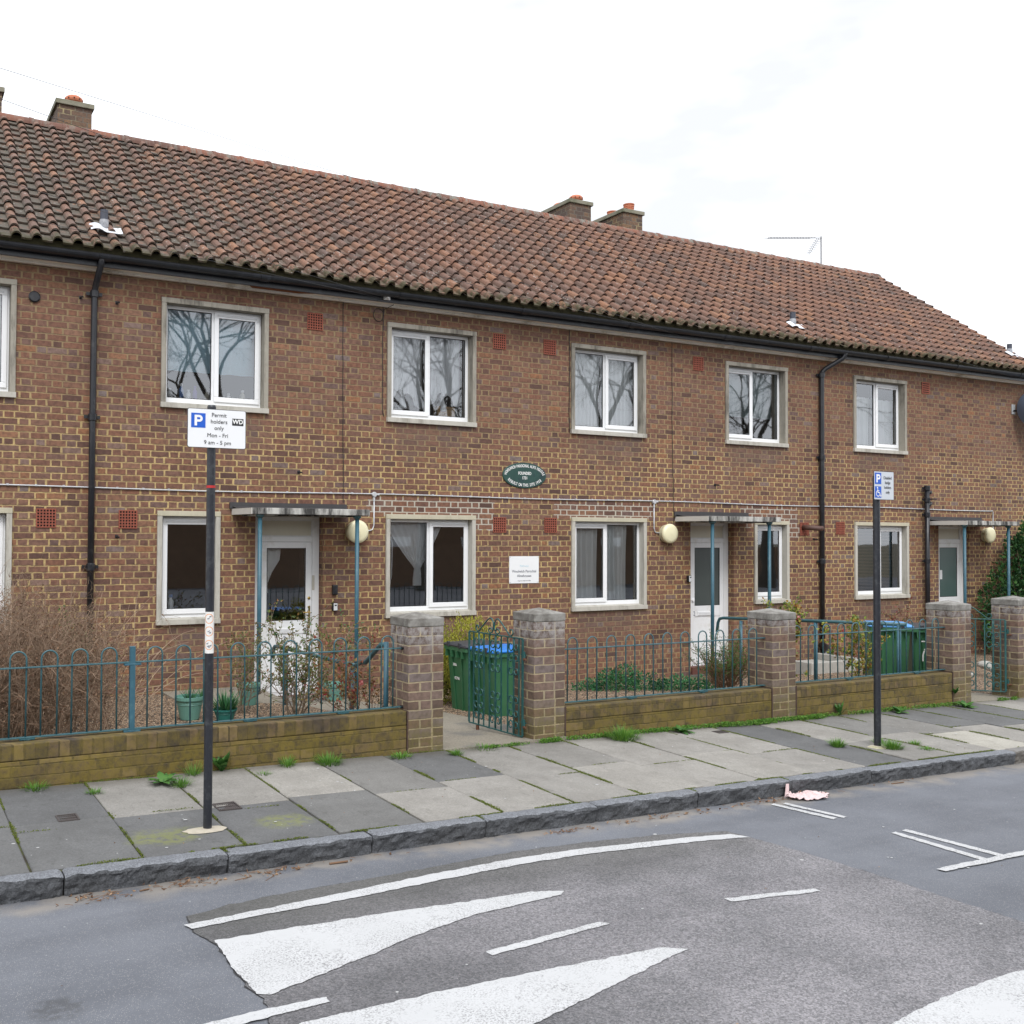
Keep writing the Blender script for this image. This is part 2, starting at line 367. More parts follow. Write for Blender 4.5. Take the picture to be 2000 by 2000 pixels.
def g_glass(name, tint=(.97, .99, 1.), ior=1.55, base=.135):
    g = NG(name); t = g.t
    tr = g.n('ShaderNodeBsdfTransparent'); tr.inputs[0].default_value = (*tint, 1)
    gl = g.n('ShaderNodeBsdfGlossy'); gl.inputs['Roughness'].default_value = .015; gl.inputs[0].default_value = (.95, .97, 1, 1)
    fr = g.n('ShaderNodeFresnel'); fr.inputs[0].default_value = ior
    bp = g.n('ShaderNodeBump'); bp.inputs['Strength'].default_value = .06; bp.inputs['Distance'].default_value = .02
    g.put(bp.inputs['Height'], g.noise(1.6, 1)); t.links.new(bp.outputs[0], gl.inputs['Normal']); 
    mx = g.n('ShaderNodeMixShader'); t.links.new(g.m_('ADD', fr.outputs[0], base), mx.inputs[0])
    t.links.new(tr.outputs[0], mx.inputs[1]); t.links.new(gl.outputs[0], mx.inputs[2])
    t.links.new(mx.outputs[0], t.nodes['Material Output'].inputs[0]); return g.m
m_glass = g_glass('window_glass')
def frost(name, c, r=.28):
    g = NG(name, r); g.col(g.mix(g.noise(3, 3), c, tuple(x*1.5 for x in c))); g.b.inputs['Specular IOR Level'].default_value = .6
    g.bump(g.vor(220), .15, .002); return g.m
m_frost = frost('obscured_glass', (.045, .055, .052)); m_frost2 = frost('obscured_glass_green', (.05, .085, .078))
def fabric(name, c, trl=.45):
    g = NG(name); t = g.t; d = g.n('ShaderNodeBsdfDiffuse'); d.inputs[0].default_value = (*c, 1)
    tl = g.n('ShaderNodeBsdfTranslucent'); tl.inputs[0].default_value = (*c, 1); mx = g.n('ShaderNodeMixShader'); mx.inputs[0].default_value = .12
    tr = g.n('ShaderNodeBsdfTransparent'); mx2 = g.n('ShaderNodeMixShader')
    w = g.rng(g.noise(160, 2), .4, .6, trl*.4, trl); t.links.new(w, mx2.inputs[0])
    t.links.new(d.outputs[0], mx.inputs[1]); t.links.new(tl.outputs[0], mx.inputs[2]); t.links.new(mx.outputs[0], mx2.inputs[1]); t.links.new(tr.outputs[0], mx2.inputs[2])
    t.links.new(mx2.outputs[0], t.nodes['Material Output'].inputs[0]); return g.m
m_net = fabric('white_net', (.95, .97, .98), .08); m_sheer = fabric('blue_sheer', (.58, .84, .95), .2); m_curt = fabric('white_curtain', (.94, .97, .96), .05)
m_blind = simple('brown_blind', (.17, .12, .055), .6, var=.2)

def leafmat(name, cols, rough=.5, tl=.25):
    g = NG(name, rough); at = g.n('ShaderNodeAttribute'); at.attribute_name = 'rnd'
    n = len(cols); c = g.ramp(at.outputs['Fac'], [(i/(n-1), col) for i, col in enumerate(cols)]); g.col(c)
    g.b.inputs['Specular IOR Level'].default_value = .35
    t = g.t; tr = g.n('ShaderNodeBsdfTranslucent'); t.links.new(c, tr.inputs[0]); mx = g.n('ShaderNodeMixShader'); mx.inputs[0].default_value = tl
    t.links.new(g.b.outputs[0], mx.inputs[1]); t.links.new(tr.outputs[0], mx.inputs[2]); t.links.new(mx.outputs[0], t.nodes['Material Output'].inputs[0]); return g.m
lf_rose = leafmat('rose_leaf', [(.04, .10, .03), (.10, .16, .04), (.16, .17, .04), (.20, .09, .03), (.07, .17, .06)])
lf_red = leafmat('red_leaf', [(.20, .035, .03), (.24, .06, .035), (.22, .13, .04), (.10, .12, .05), (.14, .08, .04), (.26, .03, .04)])
lf_green = leafmat('green_leaf', [(.03, .09, .02), (.05, .15, .03), (.09, .21, .04)])
lf_dark = leafmat('hedge_leaf', [(.012, .045, .018), (.025, .085, .025), (.05, .13, .035), (.08, .19, .04)])
lf_gc = leafmat('ground_cover_leaf', [(.015, .07, .03), (.04, .15, .06), (.08, .24, .09)])
lf_yel = leafmat('golden_conifer_leaf', [(.06, .07, .012), (.24, .25, .03), (.46, .44, .06), (.16, .18, .03)])
lf_grass = leafmat('grass_blade', [(.05, .14, .02), (.10, .24, .03), (.17, .30, .05)])
lf_moss = leafmat('moss_tuft', [(.06, .09, .015), (.13, .17, .02), (.17, .19, .04)])
lf_brown = leafmat('dead_leaf', [(.10, .05, .03), (.20, .11, .065), (.28, .17, .10)])
lf_lit = leafmat('leaf_litter', [(.10, .05, .025), (.25, .13, .07), (.40, .27, .17), (.16, .08, .04)])
lf_fl = leafmat('pink_petal', [(.60, .16, .16), (.72, .38, .36), (.5, .03, .04)])
m_twig = simple('brown_twig', (.20, .135, .090), .85, var=.45, sc=5)
m_twig2 = simple('rose_stem', (.17, .13, .09), .8, var=.4, sc=12)
m_twig3 = simple('red_stem', (.16, .09, .05), .8, var=.4, sc=12)
m_bark = simple('tree_bark', (.09, .08, .065), .9, var=.3, sc=8)

def roofmat():
    g = NG('roof_tile_clay', .8); g.k = .84; X, Y, Z = g.sep(); at = g.n('ShaderNodeAttribute'); at.attribute_name = 'rnd'; r = at.outputs['Fac']
    at2 = g.n('ShaderNodeAttribute'); at2.attribute_name = 'pan'; pan = at2.outputs['Fac']
    c = g.ramp(r, [(0., (.125, .080, .066)), (.25, (.180, .098, .072)), (.5, (.235, .118, .080)), (.75, (.275, .135, .083)), (.92, (.34, .165, .09)), (1., (.14, .11, .095))])
    big = g.rng(g.noise(.35, 4), .35, .65)
    wst = g.rng(X, 9., -1.); wst = g.m_('MULTIPLY', g.m_('ADD', wst, g.m_('MULTIPLY', big, .4)), .75)
    grey = g.mix(g.noise(25, 4), (.085, .072, .058), (.14, .12, .09))
    f = g.m_('MULTIPLY', g.m_('ADD', g.m_('MULTIPLY', pan, .80), .20), g.m_('ADD', .42, wst))
    c = g.mix(g.m_('MULTIPLY', f, g.rng(g.noise(9, 4), .2, .6)), c, grey)
    c = g.mix(g.m_('MULTIPLY', g.rng(g.noise(50, 4), .35, .75), .45), c, g.mix(1., c, (.55, .5, .5), 'MULTIPLY'))
    lich = g.m_('MULTIPLY', g.rng(g.m_('ADD', g.vor(17), g.m_('MULTIPLY', g.noise(60, 3), .14)), .33, .24), g.rng(g.noise(1.6, 5, rough=.7), .44, .58)); c = g.mix(g.m_('MULTIPLY', lich, .6), c, (.46, .45, .42))
    ly = g.m_('MULTIPLY', g.rng(g.vor(11), .12, .06), g.rng(g.noise(1.1, 3), .52, .6)); c = g.mix(g.m_('MULTIPLY', ly, .7), c, (.33, .29, .08))
    ev = g.rng(g.m_('ADD', Y, g.m_('MULTIPLY', g.noise(6, 4), .22)), 11.86, 11.72)      # mossy eaves course
    c = g.mix(g.m_('MULTIPLY', ev, g.rng(g.noise(16, 4), .32, .55)), c, g.mix(g.noise(30, 2), (.025, .022, .012), (.085, .070, .022)))
    g.col(c); g.bump(g.noise(70, 5), .3, .004); return g.m
m_roof = roofmat()
def ridgemat():
    g = NG('ridge_tile_clay', .8); g.k = .70; X, Y, Z = g.sep()
    seg = g.white(g.comb(g.m_('FLOOR', g.m_('DIVIDE', X, .45)), 1., 1.))[0]
    c = g.ramp(seg, [(0., (.15, .075, .055)), (.4, (.24, .10, .065)), (.8, (.31, .12, .07)), (1., (.17, .12, .10))])
    c = g.mix(g.m_('MULTIPLY', g.rng(g.noise(3, 6, vec=g.scale(g.co, (4, 1, 1)), rough=.7), .46, .62), g.rng(X, 1., 8., .5, 1.)), c, g.mix(g.noise(40, 3), (.14, .125, .09), (.36, .35, .31)))
    g.col(c); g.bump(g.noise(60, 4), .3, .004); return g.m
m_ridge = ridgemat()

def asphalt(name, a, b, chip, chipc, big=(.6, .6, .6), bs=.35):
    g = NG(name, .9); g.k = .92
    n = g.noise(1.1, 6, rough=.65); c = g.mix(g.rng(n, .3, .7), a, b)
    fine = g.white(g.scale(g.vor(260, out='Position') if False else g.vor(210, out='Color'), 1))[0]
    c = g.mix(g.m_('MULTIPLY', g.rng(g.noise(300, 2), .45, .75), bs), c, g.mix(1., c, (1.9, 1.85, 1.85), 'MULTIPLY'))
    vd = g.vor(chip); vc = g.vor(chip, out='Color'); vx, vy, vz = g.sep(vc)
    st = g.m_('MULTIPLY', g.rng(vd, .42, .30), g.m_('GREATER_THAN', vx, .62))
    c = g.mix(g.m_('MULTIPLY', st, .75), c, g.mix(vy, chipc[0], chipc[1]))
    return g, c
g, c = asphalt('road_asphalt', (.108, .115, .132), (.148, .157, .178), 150, ((.20, .21, .22), (.34, .33, .33)))
X, Y, Z = g.sep()
gut = g.m_('MULTIPLY', g.rng(g.m_('ADD', Y, g.m_('MULTIPLY', g.noise(2.5, 5), .35)), 5.32, 5.50), g.rng(g.noise(5, 5), .3, .6)); c = g.mix(g.m_('MULTIPLY', gut, .8), c, (.27, .245, .215))
sp = g.rng(g.vor(7), .05, .03); c = g.mix(g.m_('MULTIPLY', sp, g.rng(g.noise(3), .5, .55)), c, (.35, .36, .37))
dk = g.rng(g.noise(1.9, 7, rough=.75), .60, .72); c = g.mix(g.m_('MULTIPLY', dk, .4), c, (.07, .074, .082))
ddx = g.m_('SUBTRACT', X, .66); ddy = g.m_('SUBTRACT', Y, 4.13); dr = g.m_('SQRT', g.m_('ADD', g.m_('MULTIPLY', ddx, ddx), g.m_('MULTIPLY', ddy, ddy)))
c = g.mix(g.m_('MULTIPLY', g.m_('MULTIPLY', g.rng(g.m_('ADD', dr, g.m_('MULTIPLY', g.noise(14, 3), .05)), .16, .09), .5), g.rng(g.noise(25, 3), .3, .6)), c, (.05, .05, .05))
tr_ = g.noise(1., 4, vec=g.scale(g.co, (.35, 2.6, 1)), rough=.6); c = g.mix(g.m_('MULTIPLY', g.rng(tr_, .42, .62), .45), c, g.mix(1., c, (.74, .74, .75), 'MULTIPLY'))
g.col(c); g.bump(g.m_('ADD', g.noise(260, 3), g.vor(190)), .3, .004); m_road = g.m
g, c = asphalt('hump_chippings', (.140, .141, .150), (.225, .222, .235), 95, ((.12, .12, .125), (.36, .34, .34)), bs=.6)
X, Y, Z = g.sep()
v2 = g.vor(120, out='Color'); a_, b_, c_ = g.sep(v2); c = g.mix(.55, c, g.mix(1., c, g.mix(a_, (.35, .345, .34), (1.85, 1.78, 1.76)), 'MULTIPLY'))
c = g.mix(g.m_('MULTIPLY', g.rng(g.m_('ADD', X, g.noise(1.2, 4)), 4.2, 1.9), .42), c, (.06, .061, .062)); ed = g.rng(g.noise(1.6, 5), .35, .6); edge = g.rng(g.m_('ADD', Y, g.m_('MULTIPLY', g.noise(3), .3)), 4.35, 5.1); c = g.mix(g.m_('MULTIPLY', edge, .55), c, (.075, .075, .062))
tr_ = g.noise(1., 4, vec=g.scale(g.co, (.35, 2.2, 1)), rough=.6); c = g.mix(g.m_('MULTIPLY', g.rng(tr_, .42, .64), .5), c, g.mix(1., c, (.70, .70, .71), 'MULTIPLY'))
g.col(c); g.bump(g.m_('ADD', g.vor(95), g.m_('MULTIPLY', g.vor(180), .5)), .8, .009); m_patch = g.m
def paint():
    g = NG('road_marking_paint', .7); g.k = .84; n = g.noise(3, 6, rough=.75)
    c = g.mix(g.noise(6, 4), (.50, .505, .51), (.64, .645, .655))
    w = g.m_('MULTIPLY', g.rng(g.noise(110, 4, rough=.75), .50, .58), g.rng(n, .36, .58)); w2 = g.rng(g.noise(34, 5, rough=.8), .62, .66)
    c = g.mix(g.m_('MULTIPLY', w, .75), c, (.16, .155, .155)); c = g.mix(g.m_('MULTIPLY', w2, .7), c, (.2, .2, .2))
    g.col(c); g.bump(g.noise(150, 3), .4, .003); return g.m
m_paint = paint()
def slabmat():
    g = NG('paving_slab', .9); g.k = .84; at = g.n('ShaderNodeAttribute'); at.attribute_name = 'rnd'; r = at.outputs['Fac']
    c = g.ramp(r, [(0., (.118, .120, .124)), (.3, (.155, .155, .152)), (.45, (.24, .230, .212)), (.7, (.305, .290, .265)), (.95, (.37, .352, .315)), (1., (.42, .40, .35))])
    c = g.mix(g.m_('MULTIPLY', g.rng(g.noise(2.3, 7, rough=.75), .35, .65), .6), c, g.mix(1., c, (.66, .65, .64), 'MULTIPLY')); c = g.mix(g.m_('MULTIPLY', g.rng(g.noise(5.3, 7, rough=.8), .56, .66), .4), c, g.mix(1., c, (1.35, 1.33, 1.3), 'MULTIPLY'))
    c = g.mix(g.m_('MULTIPLY', g.rng(g.noise(75, 5, rough=.8), .45, .62), .6), c, g.mix(1., c, (1.4, 1.4, 1.4), 'MULTIPLY'))
    c = g.mix(g.m_('MULTIPLY', g.rng(g.noise(14, 6, vec=g.scale(g.co, (1, .45, 1)), rough=.75), .56, .66), .35), c, g.mix(1., c, (.5, .5, .48), 'MULTIPLY'))
    c = g.mix(g.m_('MULTIPLY', g.rng(g.noise(110, 4, rough=.75), .56, .64), .6), c, g.mix(1., c, (.42, .42, .42), 'MULTIPLY'))
    sp = g.m_('MULTIPLY', g.rng(g.vor(9), .055, .03), .8); c = g.mix(sp, c, (.5, .5, .5))
    X, Y, Z = g.sep()
    for (px, py, rr) in ((1.52, 5.84, .20), (2.25, 5.86, .17)):
        dx = g.m_('SUBTRACT', X, px); dy = g.m_('MULTIPLY', g.m_('SUBTRACT', Y, py), 1.4); d = g.m_('SQRT', g.m_('ADD', g.m_('MULTIPLY', dx, dx), g.m_('MULTIPLY', dy, dy)))
        f = g.m_('MULTIPLY', g.rng(g.m_('ADD', d, g.m_('MULTIPLY', g.m_('SUBTRACT', g.noise(6, 4), .5), .3)), rr+.08, rr-.08), g.rng(g.noise(22, 4), .3, .6)); c = g.mix(g.m_('MULTIPLY', f, .5), c, (.23, .25, .05))
    wl = g.m_('MULTIPLY', g.rng(g.m_('ADD', Y, g.m_('MULTIPLY', g.noise(3, 4), .3)), 7.15, 7.4), .55); c = g.mix(wl, c, (.085, .075, .055))
    g.col(c); g.bump(g.noise(120, 5), .3, .004); return g.m
m_slab = slabmat()
g = NG('granite_kerb', .85); g.k = .86; c = g.mix(g.noise(5, 5, rough=.7), (.125, .132, .146), (.25, .262, .285)); v = g.vor(160, out='Color'); a_, b_, c_ = g.sep(v)
c = g.mix(.5, c, g.mix(1., c, g.mix(a_, (.3, .3, .32), (1.7, 1.7, 1.7)), 'MULTIPLY')); at = g.n('ShaderNodeAttribute'); at.attribute_name = 'rnd'
at2 = g.n('ShaderNodeAttribute'); at2.attribute_name = 'upright_face'
c = g.mix(g.m_('MULTIPLY', at2.outputs['Fac'], g.rng(g.noise(9, 5), .2, .6, .45, 1.)), c, g.mix(1., c, (.40, .40, .395), 'MULTIPLY'))  # upright faces multiplied darker than the tops, mottled by noise
c = g.mix(g.rng(at.outputs['Fac'], .9, .95), c, g.mix(.5, c, (.25, .22, .18))); g.col(c); g.bump(g.m_('ADD', g.noise(45, 6, rough=.7), g.m_('MULTIPLY', g.noise(160, 3), .4)), .7, .012); m_kerb = g.m
g = NG('gravel', .9); g.k = 1.25; v = g.vor(48, out='Color'); a_, b_, c_ = g.sep(v); c = g.ramp(a_, [(0., (.10, .06, .035)), (.35, (.28, .18, .11)), (.6, (.42, .28, .17)), (.85, (.52, .40, .27)), (1., (.24, .21, .18))])
c = g.mix(g.rng(g.vor(48), .35, .62), c, (.035, .025, .018)); g.col(c); g.bump(g.m_('MULTIPLY', g.vor(48), -1.), .9, .02); m_gravel = g.m
g = NG('concrete_path', .9); g.k = .85; c = g.mix(g.noise(3, 6, rough=.7), (.22, .20, .165), (.33, .305, .25)); c = g.mix(g.rng(g.noise(1.2, 4), .5, .65), c, (.17, .165, .155)); v = g.vor(110, out='Color'); a_, b_, c_ = g.sep(v)
c = g.mix(.35, c, g.mix(1., c, g.mix(a_, (.4, .36, .3), (1.6, 1.5, 1.4)), 'MULTIPLY')); g.col(c); g.bump(g.vor(110), .4, .006); m_path = g.m
g = NG('joint_soil', .95); g.col(g.mix(g.rng(g.noise(7, 5), .4, .6), (.035, .028, .018), (.065, .075, .02))); m_jsoil = g.m
g = NG('sticker_white', .5); g.col(g.mix(g.rng(g.noise(9, 4), .5, .8), (.74, .73, .70), (.6, .58, .55))); m_stick = g.m
# ------------------------------------------------------------------ ground
def sheet(name, xs, ys, zf, mat):
    b = MB(); nx, ny = len(xs), len(ys)
    b.v = [(x, y, zf(x, y)) for y in ys for x in xs]
    b.f = [(j*nx+i, j*nx+i+1, (j+1)*nx+i+1, (j+1)*nx+i) for j in range(ny-1) for i in range(nx-1)]; b.mi = [0]*len(b.f)
    return tag(b.build(name, mat, fix=False), kind='structure')
def fr(a, b, n): return [a+(b-a)*i/n for i in range(n+1)]
m_earth = simple('ground_soil', (.10, .09, .06), .95, var=.3, sc=2)
sheet('ground', [-400, -8, 0, 20, 60, 400], [-400, -30, 0, 7.4, 30, 400], lambda x, y: -1.6, m_earth)
sheet('road', fr(-14, 60, 37), [-30, -20, -10, -4, 0, 2, 4, 5.41], lambda x, y: road(x), m_road)

def attr_faces(o, vals):
    me = o.data; a = me.attributes.new('rnd', 'FLOAT', 'FACE'); a.data.foreach_set('value', vals)

# kerb: granite blocks with rough split faces
kx = [-7.9, -7.0, -6.1, -5.25, -4.4, -3.5, -2.65, -1.75, -.9, 0.0, .885, 1.75, 2.63, 3.42, 4.29, 5.19, 6.1, 7.0, 7.87, 8.86, 9.7, 10.6, 11.5, 12.4, 13.3, 14.2, 15.2]
b = MB(); vals = []; qv = []
prof = [(5.400, -.125), (5.396, -.10), (5.392, -.078), (5.388, -.056), (5.384, -.036), (5.380, -.018), (5.384, -.005), (5.396, 0.001), (5.415, .003), (5.44, .003), (5.467, .003), (5.490, 0.0), (5.495, -.05)]
for i in range(len(kx)-1):
    x0, x1 = kx[i]+.004, kx[i+1]-.004; n = int((x1-x0)/.016); dz = random.uniform(-.004, .004); dy = random.uniform(-.004, .004); base = len(b.v)
    pal_ = .95 if i == 19 else random.uniform(0, .8)
    for k in range(n+1):
        x = lerp(x0, x1, k/n); ef = min(k, n-k)*.016; endr = max(0, .012-ef)*.8
        for j, (y, z) in enumerate(prof):
            p = Vector((x*5.5, y*9+i*3.7, z*9)); q = noise.noise(p)*.010+noise.noise(Vector((x*16+i, y*22, z*26)))*.012+noise.noise(Vector((x*38+i, y*40, z*48)))*.008
            a = 1. if j < 7 else .25
            b.v.append((x, y+dy+q*a+(endr if j < 7 else 0), pav(x, 5.45)+z+dz+q*.5*(a if j > 4 else .3)-(endr if j > 4 else 0)))
    m = len(prof)
    for k in range(n):
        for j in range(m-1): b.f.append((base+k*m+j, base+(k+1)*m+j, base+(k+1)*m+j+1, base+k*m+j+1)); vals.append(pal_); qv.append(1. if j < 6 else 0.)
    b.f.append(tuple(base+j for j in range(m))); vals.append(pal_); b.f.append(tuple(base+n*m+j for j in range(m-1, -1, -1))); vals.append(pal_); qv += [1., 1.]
b.mi = [0]*len(b.f)
o = tag(b.build('kerb', m_kerb, fix=False, smooth=True), kind='structure'); attr_faces(o, vals)
qa = o.data.attributes.new('upright_face', 'FLOAT', 'FACE'); qa.data.foreach_set('value', qv)
o.data.polygons.foreach_set('use_smooth', [False]*len(o.data.polygons))

# pavement: flags laid on a mossy bed, two to a strip
bed = sheet('pavement_bed', fr(-8, 24, 16), [5.47, 6.3, 7.3], lambda x, y: pav(x, y)-.010, m_jsoil)
slabr = random.Random(3)
DARK = {(-1, 1), (0, 0), (0, 1), (1, 1), (2, 1), (3, 1), (5, 0), (-2, 1), (11, 0), (11, 1), (15, 0), (16, 0), (17, 0)}
LIGHT = {(4, 0): .38, (3, 1): .32, (13, 0): .38, (14, 0): .42, (14, 1): 1.0, (12, 1): .45, (12, 0): .72, (15, 1): .7, (13, 1): .62, (7, 0): .45}
b = MB(); vals = []
def slab(x0, x1, y0, y1, val, drain=None):
    g_ = .0045; x0 += g_; x1 -= g_; y0 += g_; y1 -= g_; dz = slabr.uniform(-.004, .005); tx = slabr.uniform(-.010, .010); ty = slabr.uniform(-.006, .006)
    e = .006; xm, ym = (x0+x1)/2, (y0+y1)/2
    def P(x, y, d): return (x, y, pav(x, y)+dz+tx*(x-xm)+ty*(y-ym)-d)
    j = [slabr.uniform(-.004, .004) for _ in range(8)]
    o_ = [(x0+j[0], y0+j[1]), (x1+j[2], y0+j[3]), (x1+j[4], y1+j[5]), (x0+j[6], y1+j[7])]
    inn = [(x0+e+j[0], y0+e+j[1]), (x1-e+j[2], y0+e+j[3]), (x1-e+j[4], y1-e+j[5]), (x0+e+j[6], y1-e+j[7])]
    vs = [P(*p, .03) for p in o_]+[P(*p, .005) for p in o_]+[P(*p, 0) for p in inn]
    fs = [(0, 1, 5, 4), (1, 2, 6, 5), (2, 3, 7, 6), (3, 0, 4, 7), (4, 5, 9, 8), (5, 6, 10, 9), (6, 7, 11, 10), (7, 4, 8, 11), (8, 9, 10, 11)]
    b.add(vs, fs); vals.extend([val]*9)
for k in range(-14, 40):
    x0, x1 = .74+.5755*k, .74+.5755*(k+1); ym = 6.35 if k % 2 else 6.20
    if k in (0,): ym = 6.36
    if k == 1: ym = 6.32
    if k == 2: ym = 6.30
    for side, (ya, yb) in enumerate(((ym, 7.24), (5.50, ym))):
        key = (k, side)
        val = LIGHT.get(key, slabr.uniform(.0, .26) if key in DARK else (slabr.uniform(.45, .82) if 0 < k < 20 else slabr.uniform(.1, .8)))
        slab(x0, x1, ya, yb, val)
o = tag(b.build('pavement', m_slab, fix=False), kind='structure'); attr_faces(o, vals)

# gardens, gate paths
sheet('gravel', fr(-8, 25, 66), fr(7.44, 11.98, 12), lambda x, y: gz(x, y), m_gravel)
def pathsheet(name, x0, x1, y0, y1, zf, mat, th=.05):
    b = MB(); n = 10; vs = []
    for i in range(n+1):
        y = lerp(y0, y1, i/n)
        for x in (x0, x1): vs += [(x, y, zf(x, y)), (x, y, zf(x, y)-th)]
    fs = []
    for i in range(n):
        a = i*4; fs += [(a, a+2, a+6, a+4), (a, a+4, a+5, a+1), (a+2, a+3, a+7, a+6)]
    fs += [(0, 1, 3, 2), (4*n, 4*n+2, 4*n+3, 4*n+1)]
    b.add(vs, fs); return tag(b.build(name, mat), kind='structure')
pathsheet('path', 4.18, 5.42, 7.22, 11.97, lambda x, y: max(gz(4.6, y)+.02, pav(x, y)-.005) if y < 7.5 else lerp(pav(4.6, 7.5)-.005, -.245, (y-7.5)/4.47), m_path, .12)
pathsheet('path', 11.11, 11.98, 7.22, 7.75, lambda x, y: pav(x, 7.4)-.005, m_path, .1)
b = MB(); b.box(3.05, 4.175, 10.25, 11.95, -.4, -.075); tag(b.build('concrete_apron', m_path, bevel=.006), kind='structure')
# ------------------------------------------------------------------ the almshouse block
house = thing('terraced_building', 'two-storey brown brick almshouse block with pantiled roof along the pavement', 'building', (10, 12, -.3))
HI = Matrix.Translation(-Vector((10, 12, -.3)))
def H(o):                                   # parent to the house keeping world coordinates
    o.parent = house; o.matrix_parent_inverse = HI; return o
SF = FY-.03
WIN = [  # x0,x1,z0,z1, opening light, split
    (-.01, 1.368, 3.296, 4.617, 'R'), (2.994, 4.337, 3.298, 4.612, 'R'), (6.002, 7.380, 3.293, 4.621, 'L'), (9.018, 10.418, 3.292, 4.621, 'R'),
    (12.070, 13.459, 3.284, 4.614, 'L'), (15.080, 16.477, 3.290, 4.621, 'R'),
    (-.02, 1.354, .71, 2.072, 'R'), (2.970, 3.739, .712, 2.067, '1'), (5.998, 7.382, .698, 2.070, 'R'), (9.028, 10.433, .696, 2.071, 'L'),
    (12.70, 13.488, .709, 2.062, '1'), (15.095, 16.517, .722, 2.067, 'R')]
DOORS = [(4.193, 5.104, -.26, 2.03), (11.339, 12.257, -.26, 2.03), (17.38, 18.275, -.26, 2.03)]
X0H, X1H, YB = -3.0, 20.15, 18.54
holes = [(a+.02, b_-.02, c+.02, d-.02, .05) for a, b_, c, d, _ in WIN]+[(a, b_, c-.2, d, .13) for a, b_, c, d in DOORS]
xs = sorted({X0H, X1H}|{round(h[i], 4) for h in holes for i in (0, 1)}); zs = sorted({-.9, 5.1}|{round(h[i], 4) for h in holes for i in (2, 3)})
b = MB()
def inhole(x, z): return any(h[0] < x < h[1] and h[2] < z < h[3] for h in holes)
for i in range(len(xs)-1):
    for j in range(len(zs)-1):
        if not inhole((xs[i]+xs[i+1])/2, (zs[j]+zs[j+1])/2):
            b.quad((xs[i], FY, zs[j]), (xs[i+1], FY, zs[j]), (xs[i+1], FY, zs[j+1]), (xs[i], FY, zs[j+1]))
for x0, x1, z0, z1, d in holes:
    y1 = FY+d
    b.quad((x0, FY, z0), (x0, y1, z0), (x0, y1, z1), (x0, FY, z1)); b.quad((x1, FY, z0), (x1, FY, z1), (x1, y1, z1), (x1, y1, z0))
    b.quad((x0, FY, z1), (x0, y1, z1), (x1, y1, z1), (x1, FY, z1)); b.quad((x0, FY, z0), (x1, FY, z0), (x1, y1, z0), (x0, y1, z0))
# gable ends and rear wall
for x in (X0H, X1H):
    b.add([(x, FY, -.9), (x, YB, -.9), (x, YB, 5.1), (x, 15.25, 7.70), (x, FY, 5.1)], [(0, 1, 2, 3, 4)])
b.quad((X0H, YB, -.9), (X1H, YB, -.9), (X1H, YB, 5.1), (X0H, YB, 5.1))
H(b.build('wall', m_wall, fix=False))
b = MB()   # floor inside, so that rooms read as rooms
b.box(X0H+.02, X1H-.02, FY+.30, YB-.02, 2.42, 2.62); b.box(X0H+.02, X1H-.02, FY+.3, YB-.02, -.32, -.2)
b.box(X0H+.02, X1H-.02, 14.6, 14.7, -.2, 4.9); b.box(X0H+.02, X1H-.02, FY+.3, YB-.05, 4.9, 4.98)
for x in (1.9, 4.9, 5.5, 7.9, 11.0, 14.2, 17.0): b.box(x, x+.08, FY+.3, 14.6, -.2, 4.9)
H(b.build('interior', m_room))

# roof ------------------------------------------------------------
EY, EZ, RY, RZ = 11.60, 4.990, 15.25, 7.672
L_ = math.hypot(RY-EY, RZ-EZ); dY, dZ = (RY-EY)/L_, (RZ-EZ)/L_; nY, nZ = -dZ, dY
def rp(x, s, h): return (x, EY+dY*s+nY*h, EZ+dZ*s+nZ*h)
roof = empty('roof', house); roof.location = (0, 0, 0)
b = MB()
XR0, XR1 = -3.0, 20.22
b.add([rp(XR0, -.0, -.05), rp(XR1-.03, 0, -.05), rp(XR1-.03, L_, -.05), rp(XR0, L_, -.05), (XR0, 2*RY-EY, EZ-.02), (XR1-.03, 2*RY-EY, EZ-.02)], [(0, 1, 2, 3), (3, 2, 5, 4)])
ob = b.build('roof_slope', m_room, roof); roof.matrix_parent_inverse = HI
TP, NR = .2168, 19; G = L_/NR
prof = [(0, .006), (.06, .002), (.106, .003), (.112, .026), (.124, .050), (.142, .064), (.162, .069), (.182, .064), (.200, .050), (.212, .026), (.2168, .006)]
panw = [1, 1, .9, .4, .1, 0, 0, 0, .1, .4, .9]
ncol = int((XR1-XR0)/TP)
vs = []; fs = []; fa = []; pa = []; rr = random.Random(11)
for r in range(NR):
    s0 = r*G-.03 if r else -.02; s1 = (r+1)*G+.02
    for c_ in range(ncol):
        x0 = XR0+c_*TP+.03; val = rr.betavariate(2, 2); js = rr.uniform(-.008, .008); jh = rr.uniform(-.003, .004); jx = rr.uniform(-.003, .003); ta = rr.uniform(-.003, .003); base = len(vs)
        xr = x0+TP
        if xr > XR1: continue
        for j, (px, ph) in enumerate(prof):
            for (s, h) in ((s0+js, .004), (s0+js, .025), (s1, -.010)):
                hh = ph+h+jh+ta*(px/TP-.5)*2
                vs.append(rp(x0+px+jx, s, hh if s < s1 else ph*.88+h))
        n = len(prof)
        for j in range(n-1):
            a = base+j*3; d = a+3
            fs.append((a, d, d+1, a+1)); fa.append(val*.5); pa.append(.6)
            fs.append((a+1, d+1, d+2, a+2)); fa.append(val); pa.append((panw[j]+panw[j+1])/2)
me = bpy.data.meshes.new('roof_tiles'); me.from_pydata(vs, [], fs); me.update(); me.materials.append(m_roof)
